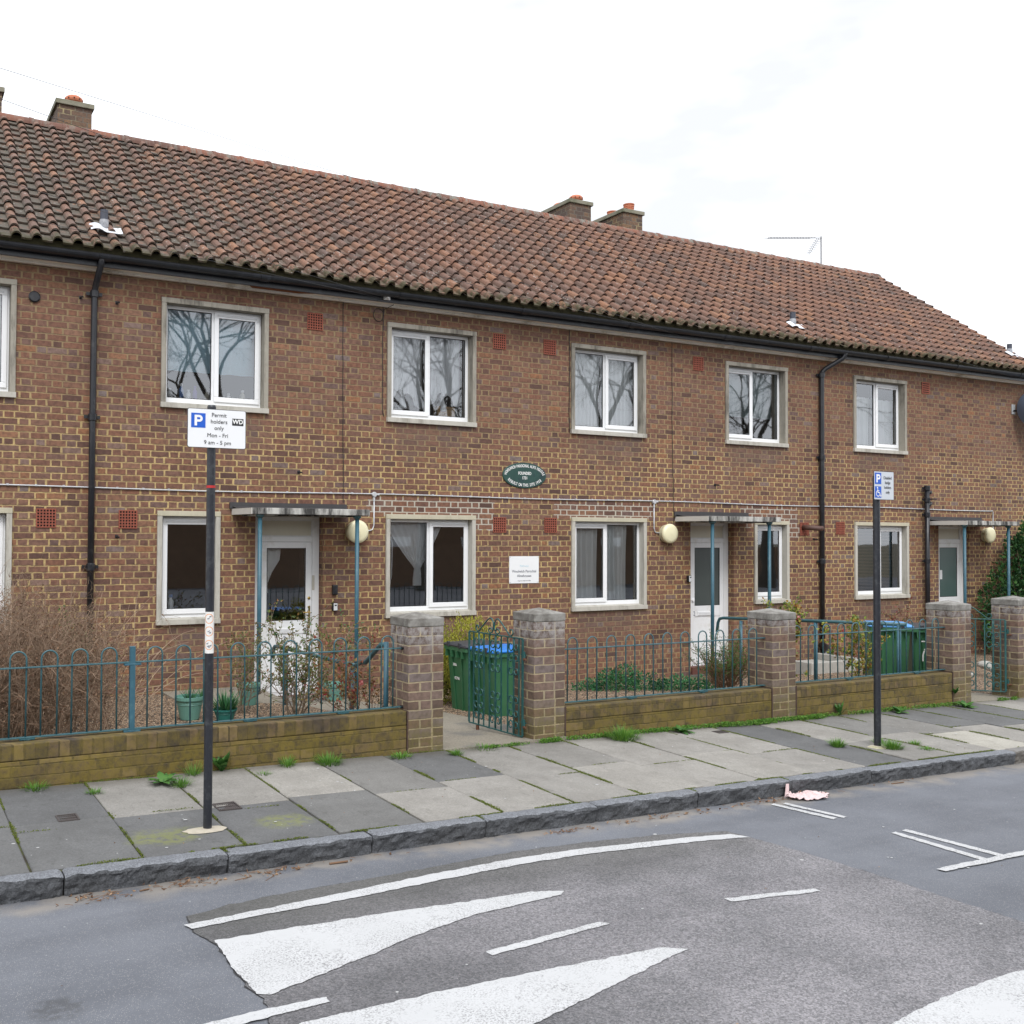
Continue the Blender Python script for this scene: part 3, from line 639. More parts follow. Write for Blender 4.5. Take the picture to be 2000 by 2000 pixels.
for nm, arr in (('rnd', fa), ('pan', pa)):
    a = me.attributes.new(nm, 'FLOAT', 'FACE'); a.data.foreach_set('value', arr)
o = bpy.data.objects.new('roof_tiles', me); C.objects.link(o); o.parent = roof
# mortar bedding under the ridge, verge and eaves
b = MB(); rr = random.Random(4)
b.add([(XR0, RY-.115, RZ-.09), (XR1-.02, RY-.115, RZ-.09), (XR1-.02, RY, RZ+.04), (XR0, RY, RZ+.04), (XR1-.02, RY+.115, RZ-.09), (XR0, RY+.115, RZ-.09)], [(0, 1, 2, 3), (3, 2, 4, 5)])
b.build('ridge_bedding', simple('ridge_mortar', (.16, .14, .10), .95, var=.4, sc=20), roof)
b = MB(); x = XR0
while x < 20.0:
    n = 9; x1 = min(x+.447, 20.05); lift = rr.uniform(-.004, .006)
    for (xa, xb, rad) in ((x, x1-.06, .105), (x1-.06, x1, .112)):
        va = []
        for xx in (xa, xb):
            for k in range(n+1):
                a = PI*k/n; va.append((xx, RY-math.cos(a)*rad*1.08, RZ-.045+lift+math.sin(a)*rad*1.18))
        b.add(va, [(k, k+1, n+2+k, n+1+k) for k in range(n)]+[tuple(range(n+1)), tuple(range(2*n+1, n, -1))])
    x = x1+.002
b.build('ridge_tiles', m_ridge, roof, smooth=False)
b = MB(); b.box(XR0, 20.19, EY+.05, EY+.14, EZ-.05, EZ+.045); b.build('eaves_bedding', simple('mossy_bedding', (.05, .045, .02), .95, var=.5, sc=25), roof)
b = MB(); va = [rp(XR1-.035, -.02, -.03), rp(XR1-.035, L_, -.03), rp(XR1-.035, L_, .012), rp(XR1-.035, -.02, .012)]
b.add(va+[(x+.03, y, z) for x, y, z in va], [(0, 1, 2, 3), (7, 6, 5, 4), (0, 4, 5, 1), (1, 5, 6, 2), (2, 6, 7, 3), (3, 7, 4, 0)]); b.build('verge', m_mortarcap, roof)

b = MB(); b.box(X0H, 20.2, FY-.175, FY-.002, 4.845, 4.862); sof = H(b.build('soffit', m_soffit))
b = MB(); b.box(X0H, 20.2, FY-.05, FY-.001, 4.815, 4.8445); H(b.build('soffit_batten', m_soffit))
b = MB(); b.add([(4.02, FY-.172, 4.842), (4.95, FY-.172, 4.842), (4.72, FY-.055, 4.842), (4.10, FY-.055, 4.842), (4.02, FY-.172, 4.8435), (4.95, FY-.172, 4.8435), (4.72, FY-.055, 4.8435), (4.1, FY-.055, 4.8435)], [(0, 3, 2, 1), (4, 5, 6, 7), (0, 1, 5, 4), (1, 2, 6, 5), (2, 3, 7, 6), (3, 0, 4, 7)])
H(b.build('rotten_soffit_patch', m_rust))
b = MB(); b.box(X0H, 20.2, FY-.205, FY-.176, 4.835, 4.955); H(b.build('fascia', m_black))
b = MB(); n = 10; gy, gzc, gr = FY-.270, 4.952, .060
for (xa, xb, r_) in [(X0H, 20.2, gr)]+[(x, x+.12, gr+.007) for x in fr(-1.6, 19.4, 11)]:
    va = []
    for x in (xa, xb):
        for k in range(n+1):
            a = PI+PI*k/n; va.append((x, gy+math.cos(a)*r_, gzc+math.sin(a)*r_*1.05))
        for k in range(n, -1, -1):
            a = PI+PI*k/n; va.append((x, gy+math.cos(a)*(r_-.006), gzc+math.sin(a)*(r_-.006)*1.05))
    m = 2*(n+1); b.add(va, [(k, (k+1) % m, m+(k+1) % m, m+k) for k in range(m)]+[tuple(range(m-1, -1, -1)), tuple(range(m, 2*m))])
H(b.build('gutter', m_black, smooth=False))

# chimneys ---------------------------------------------------------
def chimney(x0, x1, y0, y1, ztop, pots, pk):
    ch = empty('chimney', house); ch.matrix_parent_inverse = HI
    b = MB(); b.box(x0, x1, y0, y1, 6.6, ztop-.075); o = b.build('chimney_stack', m_chim, ch)
    b = MB(); b.box(x0-.035, x1+.035, y0-.035, y1+.035, ztop-.075, ztop); b.build('chimney_cap', m_capmoss, ch, bevel=.008)
    for (px, py) in pots:
        b = MB()
        if pk == 'dome': b.lathe([(.10, 0), (.11, .03), (.125, .04), (.135, .065), (.13, .095), (.095, .125), (.0, .132)], (px, py, ztop), 20)
        else: b.lathe([(.085, 0), (.095, .03), (.10, .03), (.10, .05), (.092, .052), (.092, .062), (.103, .064), (.103, .084), (.095, .086), (.095, .096), (.106, .098), (.106, .118), (.097, .12), (.112, .14), (.112, .155), (.08, .16), (0, .162)], (px, py, ztop), 20)
        b.build('chimney_pot', m_terrap, ch, smooth=False)
        if pk == 'dome':
            for k in range(10):
                b = MB()
                a = 2*PI*k/10+.2; cx, cy = px+math.cos(a)*.130, py+math.sin(a)*.130
                b.box(cx-.009, cx+.009, cy-.009, cy+.009, ztop+.058, ztop+.076); b.build('vent_hole', m_hole, ch)
m_capmoss = conc('chimney_cap_mossy', (.20, .19, .14), (.31, .29, .22), sc=30, dk=(.09, .10, .05), am=.8)
chimney(2.315, 2.805, 15.54, 16.45, 8.235, [(2.565, 15.68)], 'dome')
chimney(1.05, 1.54, 15.54, 16.45, 8.235, [(1.3, 16.1)], 'dome')
chimney(11.69, 12.19, 15.54, 16.45, 8.235, [(11.935, 15.68), (11.94, 16.2)], 'dome')
chimney(12.985, 13.465, 15.54, 16.45, 8.245, [(13.24, 15.68), (13.25, 16.2)], 'louvre')

# roof flues --------------------------------------------------------
m_flue = simple('dark_flue', (.05, .055, .075), .5, var=.3, sc=30)
for (fx, fy, hh) in ((2.325, 12.02, .27), (13.722, 12.06, .27), (19.86, 12.14, .25)):
    fl = empty('flue', house); fl.matrix_parent_inverse = HI
    zb = EZ+(fy-EY)*dZ/dY
    b = MB(); b.lathe([(.055, -.05), (.053, .14), (.050, .15), (.050, .155)], (fx, fy, zb), 16); b.build('flue_base', m_lead, fl, smooth=True)
    b = MB(); b.lathe([(.046, .15), (.046, hh), (.038, hh), (.038, hh-.05), (0, hh-.05)], (fx, fy, zb), 16); b.build('flue_pipe', m_flue, fl)
    b = MB(); n = 12; va = []
    for i in range(n+1):
        px = fx-.17+.36*i/n; ph = .025+.035*max(0, math.sin((px-fx+.17)/.36*4*PI*.5+.3))
        for s_ in (-.13, .04):
            s = (fy-EY)/dY+s_; va.append(rp(px, s, ph+.035))
    b.add(va, [(2*i, 2*i+2, 2*i+3, 2*i+1) for i in range(n)]); o = b.build('flashing', m_leadw, fl)
    md = o.modifiers.new('s', 'SOLIDIFY'); md.thickness = .006

# windows -----------------------------------------------------------
def frame_box(b, x0, x1, z0, z1, y0, y1, w, wt=None, wb=None):
    wt = wt or w; wb = wb or w
    b.box(x0, x1, y0, y1, z1-wt, z1); b.box(x0, x1, y0, y1, z0, z0+wb); b.box(x0, x0+w, y0, y1, z0+wb, z1-wt); b.box(x1-w, x1, y0, y1, z0+wb, z1-wt)
def window(x0, x1, z0, z1, op):
    upper = z0 > 2
    mt = m_conc
    dq = .15 if not upper else .175
    b = MB(); y0, y1 = SF, SF+dq
    t = .058; sl_ = .062
    b.cur = 0; b.box(x0, x0+t, y0, y1, z0+sl_, z1-.062); b.box(x1-t, x1, y0, y1, z0+sl_, z1-.062)
    b.cur = 0 if upper else 1; b.box(x0-.002, x1+.002, y0-.004, y1, z1-.062, z1)
    ms = m_concu if upper else m_conc
    wn = H(b.build('window', [ms, m_cream], bevel=.004))
    b = MB(); b.box(x0-.006, x1+.006, y0-.014, y1, z0, z0+sl_); b.add([(x0+t, y0+.02, z0+sl_), (x1-t, y0+.02, z0+sl_), (x1-t, y1, z0+sl_), (x0+t, y1, z0+sl_), (x0+t, y1, z0+sl_+.02), (x1-t, y1, z0+sl_+.02)], [(0, 1, 5, 4), (0, 4, 3), (1, 2, 5), (0, 3, 2, 1)])
    b.build('sill', m_conc, wn, bevel=.003)
    fx0, fx1, fz0, fz1 = x0+t+.002, x1-t-.002, z0+sl_+.012, z1-.064
    fy0 = y1-.045; fy1 = y1+.02; w = .042
    b = MB(); frame_box(b, fx0, fx1, fz0, fz1, fy0, fy1, w, .04, .062)
    lights = []
    if op == '1': lights = [(fx0+w, fx1-w, True)]
    else:
        mx = (fx0+fx1)/2+(.0 if op == 'R' else -.0); b.box(mx-.024, mx+.024, fy0+.001, fy1-.001, fz0+.062, fz1-.04)
        lights = [(fx0+w, mx-.024, op == 'L'), (mx+.024, fx1-w, op == 'R')]
    b.build('frame', m_upvc, wn, bevel=.004)
    for (a, c_, opening) in lights:
        za, zb = fz0+.062, fz1-.04
        if opening:
            b = MB(); ex = .018
            frame_box(b, a-ex, c_+ex, za-ex, zb+ex, fy0-.018, fy0-.0012, .058, .075, .062)
            b.build('sash', m_upvc, wn, bevel=.005)
            b = MB(); b.box(a+.02, c_-.02, fy0-.026, fy0-.0185, zb-.035, zb-.012); b.build('trickle_vent', m_vent, wn, bevel=.002)
            ga, gc, gza, gzb = a+.04, c_-.04, za+.044, zb-.057; gy_ = fy0-.006
            b = MB(); frame_box(b, ga-.001, gc+.001, gza-.001, gzb+.001, gy_-.003, gy_+.003, .006); b.build('gasket', m_gasket, wn)
        else:
            ga, gc, gza, gzb = a, c_, za, zb; gy_ = fy0+.02
            b = MB(); frame_box(b, ga+.0005, gc-.0005, gza+.0005, gzb-.0005, fy0+.012, fy0+.019, .008); b.build('gasket', m_gasket, wn)
        b = MB(); b.quad((ga, gy_, gza), (gc, gy_, gza), (gc, gy_, gzb), (ga, gy_, gzb)); b.build('pane', m_glass, wn, fix=False)
    return (fx0, fx1, fz0, fz1, fy1)
WF = [window(*w) for w in WIN]

# doors -------------------------------------------------------------
def door(x0, x1, num, style):
    y0 = FY+.115; y1 = FY+.18; zb, zt = -.255, 2.04
    fr_ = MB(); xa, xb = x0+.012, x1-.004
    frame_box(fr_, xa, xb, zb, zt, y0, y1, .095, .06, .03); fr_.box(xa+.095, xb-.095, y0, y1, 1.70, 1.765)
    dm = fr_.build('door', m_upvc2, bevel=.004); H(dm)
    b = MB(); b.box(xa+.095, xb-.095, y0+.02, y0+.04, 1.765, zt-.06); b.build('transom_panel', m_cream_panel, dm)
    b = MB(); frame_box(b, xa+.096, xb-.096, 1.766, zt-.061, y0+.008, y0+.0195, .014); b.build('gasket', m_vent, dm)
    la, lb, lz0, lz1 = xa+.099, xb-.099, zb+.033, 1.697
    b = MB(); gz0, gz1 = .70, 1.62; st = .085
    b.box(la, la+st, y0+.002, y1-.01, lz0, lz1); b.box(lb-st, lb, y0+.002, y1-.01, lz0, lz1); b.box(la+st, lb-st, y0+.002, y1-.01, gz1, lz1)
    b.box(la+st, lb-st, y0+.002, y1-.01, .53, gz0); b.box(la+st, lb-st, y0+.012, y1-.02, lz0+.1, .53); b.box(la+st, lb-st, y0+.002, y1-.01, lz0, lz0+.1)
    leaf = b.build('door_leaf', m_upvc2, dm, bevel=.004)
    b = MB(); ga, gb = la+st, lb-st; yy = y0+.012
    if style == 'clear': b.quad((ga, yy, gz0), (gb, yy, gz0), (gb, yy, gz1), (ga, yy, gz1)); b.build('pane', m_glass, dm, fix=False)
    else: b.box(ga, gb, yy, yy+.01, gz0, gz1); b.build('pane', m_frost if style == 'grey' else m_frost2, dm)
    b = MB(); frame_box(b, ga+.0005, gb-.0005, gz0+.0005, gz1-.0005, y0+.004, y0+.011, .008); b.build('gasket', m_gasket, dm)
    cx = (la+lb)/2
    pz = .578
    px0, px1 = (cx-.13, cx+.12) if num != '2' else (la+.145, la+.42)
    b = MB(); b.box(px0, px1, y0-.009, y0+.0018, pz-.03, pz+.03); b.build('letter_plate', m_upvc, dm, bevel=.003)
    b = MB(); b.box(px0+.02, px1-.02, y0-.0105, y0-.0092, pz-.016, pz+.016); b.build('letter_flap', m_vent, dm)
    if num: text(num, .105, 'door_number', m_inkg, dm, ((cx-.02, y0-.001, .465) if num == '3' else (la+.075, y0+.001, .575)), xs=.85)
    if num == '3':
        b = MB(); hx = lb-.035; b.box(hx-.012, hx+.012, y0-.006, y0+.0015, .62, .88); b.tube([(hx, y0-.004, .80), (hx, y0-.035, .80), (hx-.10, y0-.038, .80)], .008); b.lathe([(.018, 0), (.02, .006), (.012, .012), (0, .013)], (hx-.005, y0, .98), 14, 'Y')
        b.build('door_handle', m_brass, dm)
        b = MB(); b.box(5.0, 5.034, y0-.006, y0-.0005, 1.08, 1.27); b.build('strike_plate', m_conc, dm)
    elif num == '2':
        b = MB(); b.lathe([(.028, 0), (.03, .02), (.02, .035), (0, .037)], (11.492, y0+.012, .79), 14, 'Y'); b.build('door_knob', m_upvc, dm)
    else:
        b = MB(); b.box(17.59, 17.655, y0+.006, y0+.011, 1.03, 1.20); b.build('notice', m_signw, dm)
    b = MB(); b.box(x0+.001, x1-.001, FY-.04, y0-.001, zb-.10, zb+.01); b.build('threshold', simple('red_quarry_step', (.12, .045, .035), .8), dm)
    return dm
door(4.193, 5.104, '3', 'clear'); door(11.339, 12.257, '2', 'grey'); door(17.38, 18.275, '', 'green')

# canopies ----------------------------------------------------------
def canopy(x0, yf, posts):
    x1 = x0+1.53
    cn = MB(); cn.box(x0+.012, x1, yf, FY-.002, 2.030, 2.105); cn.box(x0+.1, x1-.1, yf+.1, FY-.1, 2.012, 2.0295); c_ = H(cn.build('canopy', m_canopy, bevel=.006))
    b = MB(); b.box(x0, x0+.0115, yf-.001, FY-.004, 2.031, 2.104); b.build('canopy_side_board', m_canopyw, c_)
    b = MB(); b.box(x0-.03, x1+.005, FY-.035, FY-.001, 2.106, 2.185); b.add([(x0, FY-.22, 2.106), (x1, FY-.22, 2.106), (x1, FY-.035, 2.135), (x0, FY-.035, 2.135)], [(0, 1, 2, 3)]); b.build('flashing', m_flash, c_)
    for px in posts:
        py = yf+.085; zb = gz(px, py)-.1
        b = MB(); b.tube([(px, py, zb), (px, py, 2.0)], .026, 14); b.build('canopy_post', m_tealb, c_, smooth=True)
        b = MB(); b.lathe([(.026, 1.985), (.05, 2.008), (.05, 2.0295)], (px, py, 0), 14); b.build('post_head', m_teal, c_)
canopy(3.884, 11.224, (4.02, 5.28)); canopy(11.015, 11.26, (11.19, 12.38)); canopy(17.071, 11.21, (17.13, 18.40))

# rainwater and soil pipes ------------------------------------------
def pipe(name, pts, r, collars, mat, parent=None, ears=True):
    b = MB(); b.tube(pts, r, 14); p = H(b.build(name, mat, smooth=True))
    for (x, y, z) in collars:
        c_ = MB(); c_.lathe([(r, -.045), (r+.012, -.04), (r+.014, .03), (r+.005, .04), (r, .045)], (x, y, z), 16)
        if ears: c_.box(x-r-.055, x+r+.055, y+.02, y+.035, z-.018, z+.018)
        c_.build('pipe_collar', mat, p)
    return p
py = FY-.055
pipe('drainpipe', [(2.24, FY-.275, 4.97), (2.24, FY-.275, 4.90), (2.235, FY-.26, 4.84), (2.215, FY-.10, 4.66), (2.208, py, 4.58), (2.205, py, 4.5), (2.20, py, 3), (2.20, py, -.2)], .036, [(2.207, py, 4.55), (2.20, py, 3.13), (2.20, py, 1.41)], m_blackp)
pipe('drainpipe', [(14.545, FY-.275, 4.97), (14.545, FY-.275, 4.90), (14.52, FY-.25, 4.83), (14.30, FY-.08, 4.66), (14.245, py, 4.60), (14.235, py, 4.5), (14.235, py, 3), (14.235, py, -.35)], .04, [(14.235, py, 4.55), (14.235, py, 3.15), (14.235, py, 1.39)], m_blackp)
sp = pipe('soil_pipe', [(16.94, FY-.085, 2.72), (16.94, FY-.085, -.35)], .041, [(16.94, FY-.085, 2.70), (16.94, FY-.085, 2.49), (16.94, FY-.085, 2.22), (16.94, FY-.085, 1.38)], m_blackp)
for z, z2 in ((2.62, 2.62), (2.42, 2.36)):
    b = MB(); b.tube([(16.96, FY-.085, z2), (17.03, FY-.08, z), (17.09, FY-.05, z+.01), (17.10, FY+.02, z+.01)], .034, 12); b.build('branch_pipe', m_blackp, sp, smooth=True)
pipe('overflow_pipe', [(17.02, FY+.03, 2.50), (17.02, FY-.22, 2.50)], .011, [], m_blackp)
b = MB(); b.tube([(13.83, FY+.02, 1.965), (13.84, FY-.15, 1.955), (13.93, FY-.23, 1.945), (14.01, FY-.25, 1.945)], .042, 12); H(b.build('outlet_pipe', simple('brown_pipe', (.09, .045, .035), .6), smooth=True))

# air bricks --------------------------------------------------------
for (x, z, kd) in ((1.714, 1.963, 0), (2.627, 1.960, 0), (7.784, 1.944, 0), (8.657, 1.948, 0), (13.86, 1.935, 0), (14.742, 1.955, 0), (4.967, 4.521, 0), (7.77, 4.528, 0), (8.635, 4.522, 0), (11.492, 4.523, 0), (17.027, 4.537, 1)):
    b = MB(); h = .107
    if kd == 0:
        n = 6; st = 2*h/(n+.35); bar = st*.36
        for i in range(n+1):
            a = -h+i*(2*h-bar)/n; b.box(x+a, x+a+bar, FY-.012, FY-.003, z-h, z+h); b.box(x-h, x+h, FY-.0118, FY-.0032, z+a, z+a+bar)
    else:
        for i in range(6):
            a = -h+i*(2*h-.022)/5; b.box(x-h, x+h, FY-.012, FY-.003, z+a, z+a+.022)
        b.box(x-h, x-h+.018, FY-.0118, FY-.0032, z-h, z+h); b.box(x+h-.018, x+h, FY-.0118, FY-.0032, z-h, z+h)
    ab = H(b.build('air_brick', m_terra)); b = MB(); b.box(x-h+.002, x+h-.002, FY-.0028, FY-.0008, z-h+.002, z+h-.002); b.build('air_brick_holes', m_hole, ab)
b = MB(); b.lathe([(.062, 0), (.064, .02), (.05, .03), (.0, .03)], (1.556, FY-.001, 4.45), 20, 'Y')
rv = H(b.build('round_vent', m_blackp))
for (x, z) in ((2.06, 4.503), (2.47, 4.484), (2.50, 1.759), (4.76, 2.584), (11.85, 2.62), (14.09, 1.765)):
    b = MB(); b.tube([(x, FY+.01, z), (x+.005, FY-.07, z-.006), (x+.01, FY-.085, z-.01)], .011, 8); b.box(x-.018, x+.018, FY-.006, FY-.0005, z-.018, z+.018); H(b.build('wall_stub', m_blackp))
# conduit -----------------------------------------------------------
zc = 2.325; yc = FY-.013
def wob(x): return zc+.008*math.sin(x*1.3)-.006*math.sin(x*.37+1)
cd = MB(); cd.tube([(x, yc, wob(x)) for x in fr(-2.5, 18.93, 110)]+[(18.965, yc, zc), (18.985, yc, zc-.03), (18.985, yc, 1.86), (18.93, yc, 1.84)], .009, 7)
for jx in (5.82, 10.585):
    cd.tube([(jx, yc, zc-.03), (jx, yc, 1.92), (jx-.02, yc, 1.865), (jx-.06, yc, 1.85), (jx-.12, yc, 1.85)], .009, 7) if jx < 6 else cd.tube([(jx, yc, zc-.03), (jx, yc, 1.92), (jx+.02, yc, 1.865), (jx+.06, yc, 1.85), (jx+.16, yc, 1.85)], .009, 7)
cdo = H(cd.build('conduit', m_conduit, smooth=True))
b = MB()
for jx in (5.82, 10.585): b.lathe([(.034, 0), (.034, .03), (.03, .034), (0, .034)], (jx, FY-.001, zc), 16, 'Y'); b.tube([(jx, yc, zc-.03), (jx, yc, zc-.085)], .014, 8); b.tube([(jx+.03, yc, zc), (jx+.075, yc, zc)], .014, 8)
b.build('junction_boxes', m_conduit, cdo)
b = MB(); x = -.5
while x < 18.9: b.box(x-.012, x+.012, FY-.026, FY-.001, wob(x)-.006, wob(x)+.016); x += .30
b.build('saddle_clips', m_conduit, cdo)
# telephone cables down the wall -------------------------------------
for pts in ([(5.36, 4.83), (5.362, 4.0), (5.37, 3.0), (5.38, 2.2)], [(5.94, 4.84), (5.935, 4.2), (5.94, 3.42), (5.96, 3.36)], [(8.985, 4.84), (8.99, 4.2), (8.985, 3.6), (9.0, 3.31)], [(10.955, 4.84), (10.955, 3.6), (10.98, 2.5), (10.99, 2.1), (10.98, 1.98)]):
    b = MB(); q = []
    for i in range(len(pts)-1):
        for k in range(6): t = k/6; q.append((lerp(pts[i][0], pts[i+1][0], t)+random.uniform(-.004, .004), FY-.007, lerp(pts[i][1], pts[i+1][1], t)))
    q.append((pts[-1][0], FY-.007, pts[-1][1])); b.tube(q, .0045, 6); H(b.build('wall_cable', m_cable))
b = MB(); b.tube([(5.87+math.cos(a)*.075, FY-.01, 4.70+math.sin(a)*.085) for a in fr(0, 2*PI*1.9, 40)]+[(5.95, FY-.012, 4.78), (6.05, FY-.1, 4.84)], .004, 6); H(b.build('cable_coil', m_cable))
# ------------------------------------------------------------------ things fixed to the house
def lamp(x, z, label):
    t = thing('bulkhead_lamp', label, 'wall lamp', (x, FY, z), group='round bulkhead lamps beside the doors')
    b = MB(); b.lathe([(.135, .001), (.14, .03), (.14, .075)], (0, 0, 0), 32, 'Y'); b.build('lamp_base', m_lampb, t, smooth=False)
    b = MB(); b.lathe([(.146, .07), (.150, .08), (.150, .10), (.142, .118), (.10, .130), (0, .134)], (0, 0, 0), 40, 'Y'); b.build('lamp_cover', m_lamp, t, smooth=True)
lamp(5.55, 1.835, 'round yellowed wall lamp right of door 3, partly behind a teal post')
lamp(10.83, 1.84, 'round yellowed wall lamp left of door 2 beside its canopy')
lamp(18.76, 1.855, 'round yellowed wall lamp under the rightmost canopy near the hedge')
# oval plaque
t = thing('plaque', 'oval dark green plaque with white lettering between two upstairs windows', 'plaque', (8.20, FY, 2.652))
b = MB(); n = 48; A, B_ = .372, .182
for (sc_, y) in ((1, -.001), (1, -.012), (.97, -.016)): b.v += [(math.cos(2*PI*k/n)*A*sc_, y, math.sin(2*PI*k/n)*B_*sc_) for k in range(n)]
b.f = [(i*n+k, i*n+(k+1) % n, (i+1)*n+(k+1) % n, (i+1)*n+k) for i in range(2) for k in range(n)]+[tuple(range(n-1, -1, -1)), tuple(2*n+k for k in range(n))]; b.mi = [0]*len(b.f)
b.build('plaque_plate', m_plaque, t)
def arc_text(s, rx, rz, a0, a1, size, flip):
    gl = empty('inscription', t)
    n = len(s); tab = [math.radians(lerp(a0, a1, k/300)) for k in range(301)]; acc = [0]
    for k in range(300): acc.append(acc[-1]+math.hypot((math.cos(tab[k+1])-math.cos(tab[k]))*rx, (math.sin(tab[k+1])-math.sin(tab[k]))*rz))
    WD_ = {'I': .45, ' ': .62, 'L': .8, 'J': .7, 'W': 1.35, 'M': 1.25, 'O': 1.15, '1': .8}
    cw = [WD_.get(ch, 1.) for ch in s]; tot = sum(cw)-cw[0]/2-cw[-1]/2; pos = -cw[0]/2
    for i, ch in enumerate(s):
        here = pos+cw[i]/2; pos += cw[i]
        if ch == ' ': continue
        a = interp(acc[-1]*here/tot, acc, tab); x, z = math.cos(a)*rx, math.sin(a)*rz
        tx, tz = -math.sin(a)*rx, math.cos(a)*rz; th = math.atan2(tz, tx)
        if not flip: th += PI
        cu = text(ch, size, 'letter', m_whitep, gl, (x, -.0175, z), (PI/2, 0, 0), xs=.66, bold=.0012); cu.rotation_euler = (PI/2, -th, 0)
    return gl
def join_letters(gl):
    bmn = bmesh.new()
    for o in kids(gl):
        me = o.data.copy(); mt = Matrix.LocRotScale(o.location, o.rotation_euler, o.scale); me.transform(mt); bmn.from_mesh(me); bpy.data.objects.remove(o)
    me = bpy.data.meshes.new('inscription'); bmn.to_mesh(me); bmn.free(); me.materials.append(m_whitep)
    o = bpy.data.objects.new('lettering', me); C.objects.link(o); o.parent = gl.parent; bpy.data.objects.remove(gl)
join_letters(arc_text('WOOLWICH PAROCHIAL ALMS HOUSES', .325, .135, 172, 8, .058, False))
join_letters(arc_text('REBUILT ON THIS SITE 1958', .305, .140, 208, 332, .060, True))
text('FOUNDED', .060, 'lettering', m_whitep, t, (0, -.0175, .028), xs=.78, bold=.0012)
text('1731', .060, 'lettering', m_whitep, t, (0, -.0175, -.038), xs=.8, bold=.0012)
# white almshouse sign
t = thing('name_board', 'square white Woolwich Parochial Almshouses board on the brick between ground-floor windows', 'sign', (8.20, FY, 1.311))
b = MB(); b.box(-.252, .252, -.010, -.001, -.192, .192); b.build('board', m_signw, t, bevel=.002)
b = MB(); [b.lathe([(.006, .010), (.006, .0115), (0, .0118)], (sx*.238, 0, sz*.178), 8, 'Y') for sx in (-1, 1) for sz in (-1, 1)]; b.build('screws', m_steel, t)
text('Pathways', .040, 'lettering', m_palblue, t, (0, -.0108, .055)); text('Woolwich Parochial', .052, 'lettering', m_inkg, t, (0, -.0108, -.022), xs=.97, bold=.0006)
text('Almshouses', .052, 'lettering', m_inkg, t, (0, -.0108, -.086), xs=.97, bold=.0006); text('Enquiries 0208 310 3300', .022, 'lettering', m_inkg, t, (0, -.0108, -.155))
# key safes
def keysafe(x, z, label, grey):
    t = thing('key_safe', label, 'key safe', (x, FY, z))
    b = MB(); b.box(-.036, .036, -.05, -.001, -.052 if grey else -.065, .052 if grey else .065); b.build('case', m_ink, t, bevel=.012)
    if grey:
        b = MB(); b.box(-.026, .026, -.056, -.0505, -.045, .045); b.build('front', m_vent, t, bevel=.008)
        b = MB(); b.box(-.015, .015, -.0575, -.0565, .012, .03); b.build('dial', m_ink, t)
    else:
        b = MB(); b.box(-.028, .028, -.054, -.0505, -.05, .05); b.build('cover', m_blackp, t, bevel=.008)
keysafe(5.262, 1.085, 'small black key safe on the brick right of door 3, the upper of two', False)
keysafe(5.262, .868, 'small grey-fronted key safe under a black one, right of door 3', True)
keysafe(11.285, 1.14, 'small grey-fronted key safe left of door 2', True)
# satellite dish
t = thing('satellite_dish', 'grey satellite dish on a wall bracket at the right edge under the eaves', 'satellite dish', (19.66, FY, 4.31))
b = MB(); b.box(-.055, .055, -.012, -.001, -.095, .095); b.build('bracket', simple('galvanised', (.35, .37, .38), .5, var=.2), t)
b = MB(); b.tube([(0, -.01, -.03), (.05, -.10, -.03), (.30, -.20, -.05)], .018, 10); b.build('arm', m_ink, t, smooth=True)
b = MB(); prof_ = [(.44*k/8, .10*(k/8)**2) for k in range(9)]; b.lathe(prof_, (0, 0, 0), 32); d = b.build('reflector', m_dish, t, smooth=True)
md = d.modifiers.new('s', 'SOLIDIFY'); md.thickness = .006; d.location = (.37, -.30, -.05); d.rotation_euler = Vector((-.62, -.75, .25)).to_track_quat('Z', 'Y').to_euler()
# TV aerial
t = thing('tv_aerial', 'thin television aerial on a mast above the ridge at right', 'aerial', (18.65, 15.6, 7.45))
b = MB(); b.tube([(0, 0, -.1), (0, 0, 1.06)], .017, 8); b.build('mast', m_grey, t)
b = MB(); bm0, bm1 = Vector((.04, 0, 1.03)), Vector((-1.62, .02, .80)); b.tube([bm0, bm1], .009, 6); b.build('boom', m_grey, t)
b = MB()
for k in range(16): p = bm0.lerp(bm1, .2+.8*k/15); b.tube([p+Vector((.02, -.09, 0)), p+Vector((-.02, .09, 0))], .0045, 5); b.tube([p, p+Vector((0, 0, .03))], .0045, 5)
b.build('directors', m_grey, t)
b = MB()
for k in range(2): p = Vector((-.08-.05*k, 0, 1.0)); b.tube([p, p+Vector((-.30, 0, -.40))], .007, 5)
for k in range(7): p = Vector((-.10-.31*k/7, 0, .97-.37*k/7)); b.tube([p+Vector((-.03, -.13, -.02)), p+Vector((.03, .13, .02))], .0055, 5)
b.build('reflector_grid', m_grey, t)

# overhead telephone wires -------------------------------------------
def wire(a, b_, sag, label):
    a = Vector(a); b_ = Vector(b_); q = []
    for i in range(41): t = i/40; p = a.lerp(b_, t); p.z -= sag*4*t*(1-t); q.append(p)
    m = MB(); m.tube(q, .0023, 5); tag(m.build('overhead_wire', m_wire, smooth=True), label, 'wire', 'telephone wires from the pole to the eaves')
WP = Vector((-14, 2.0, 9.5))
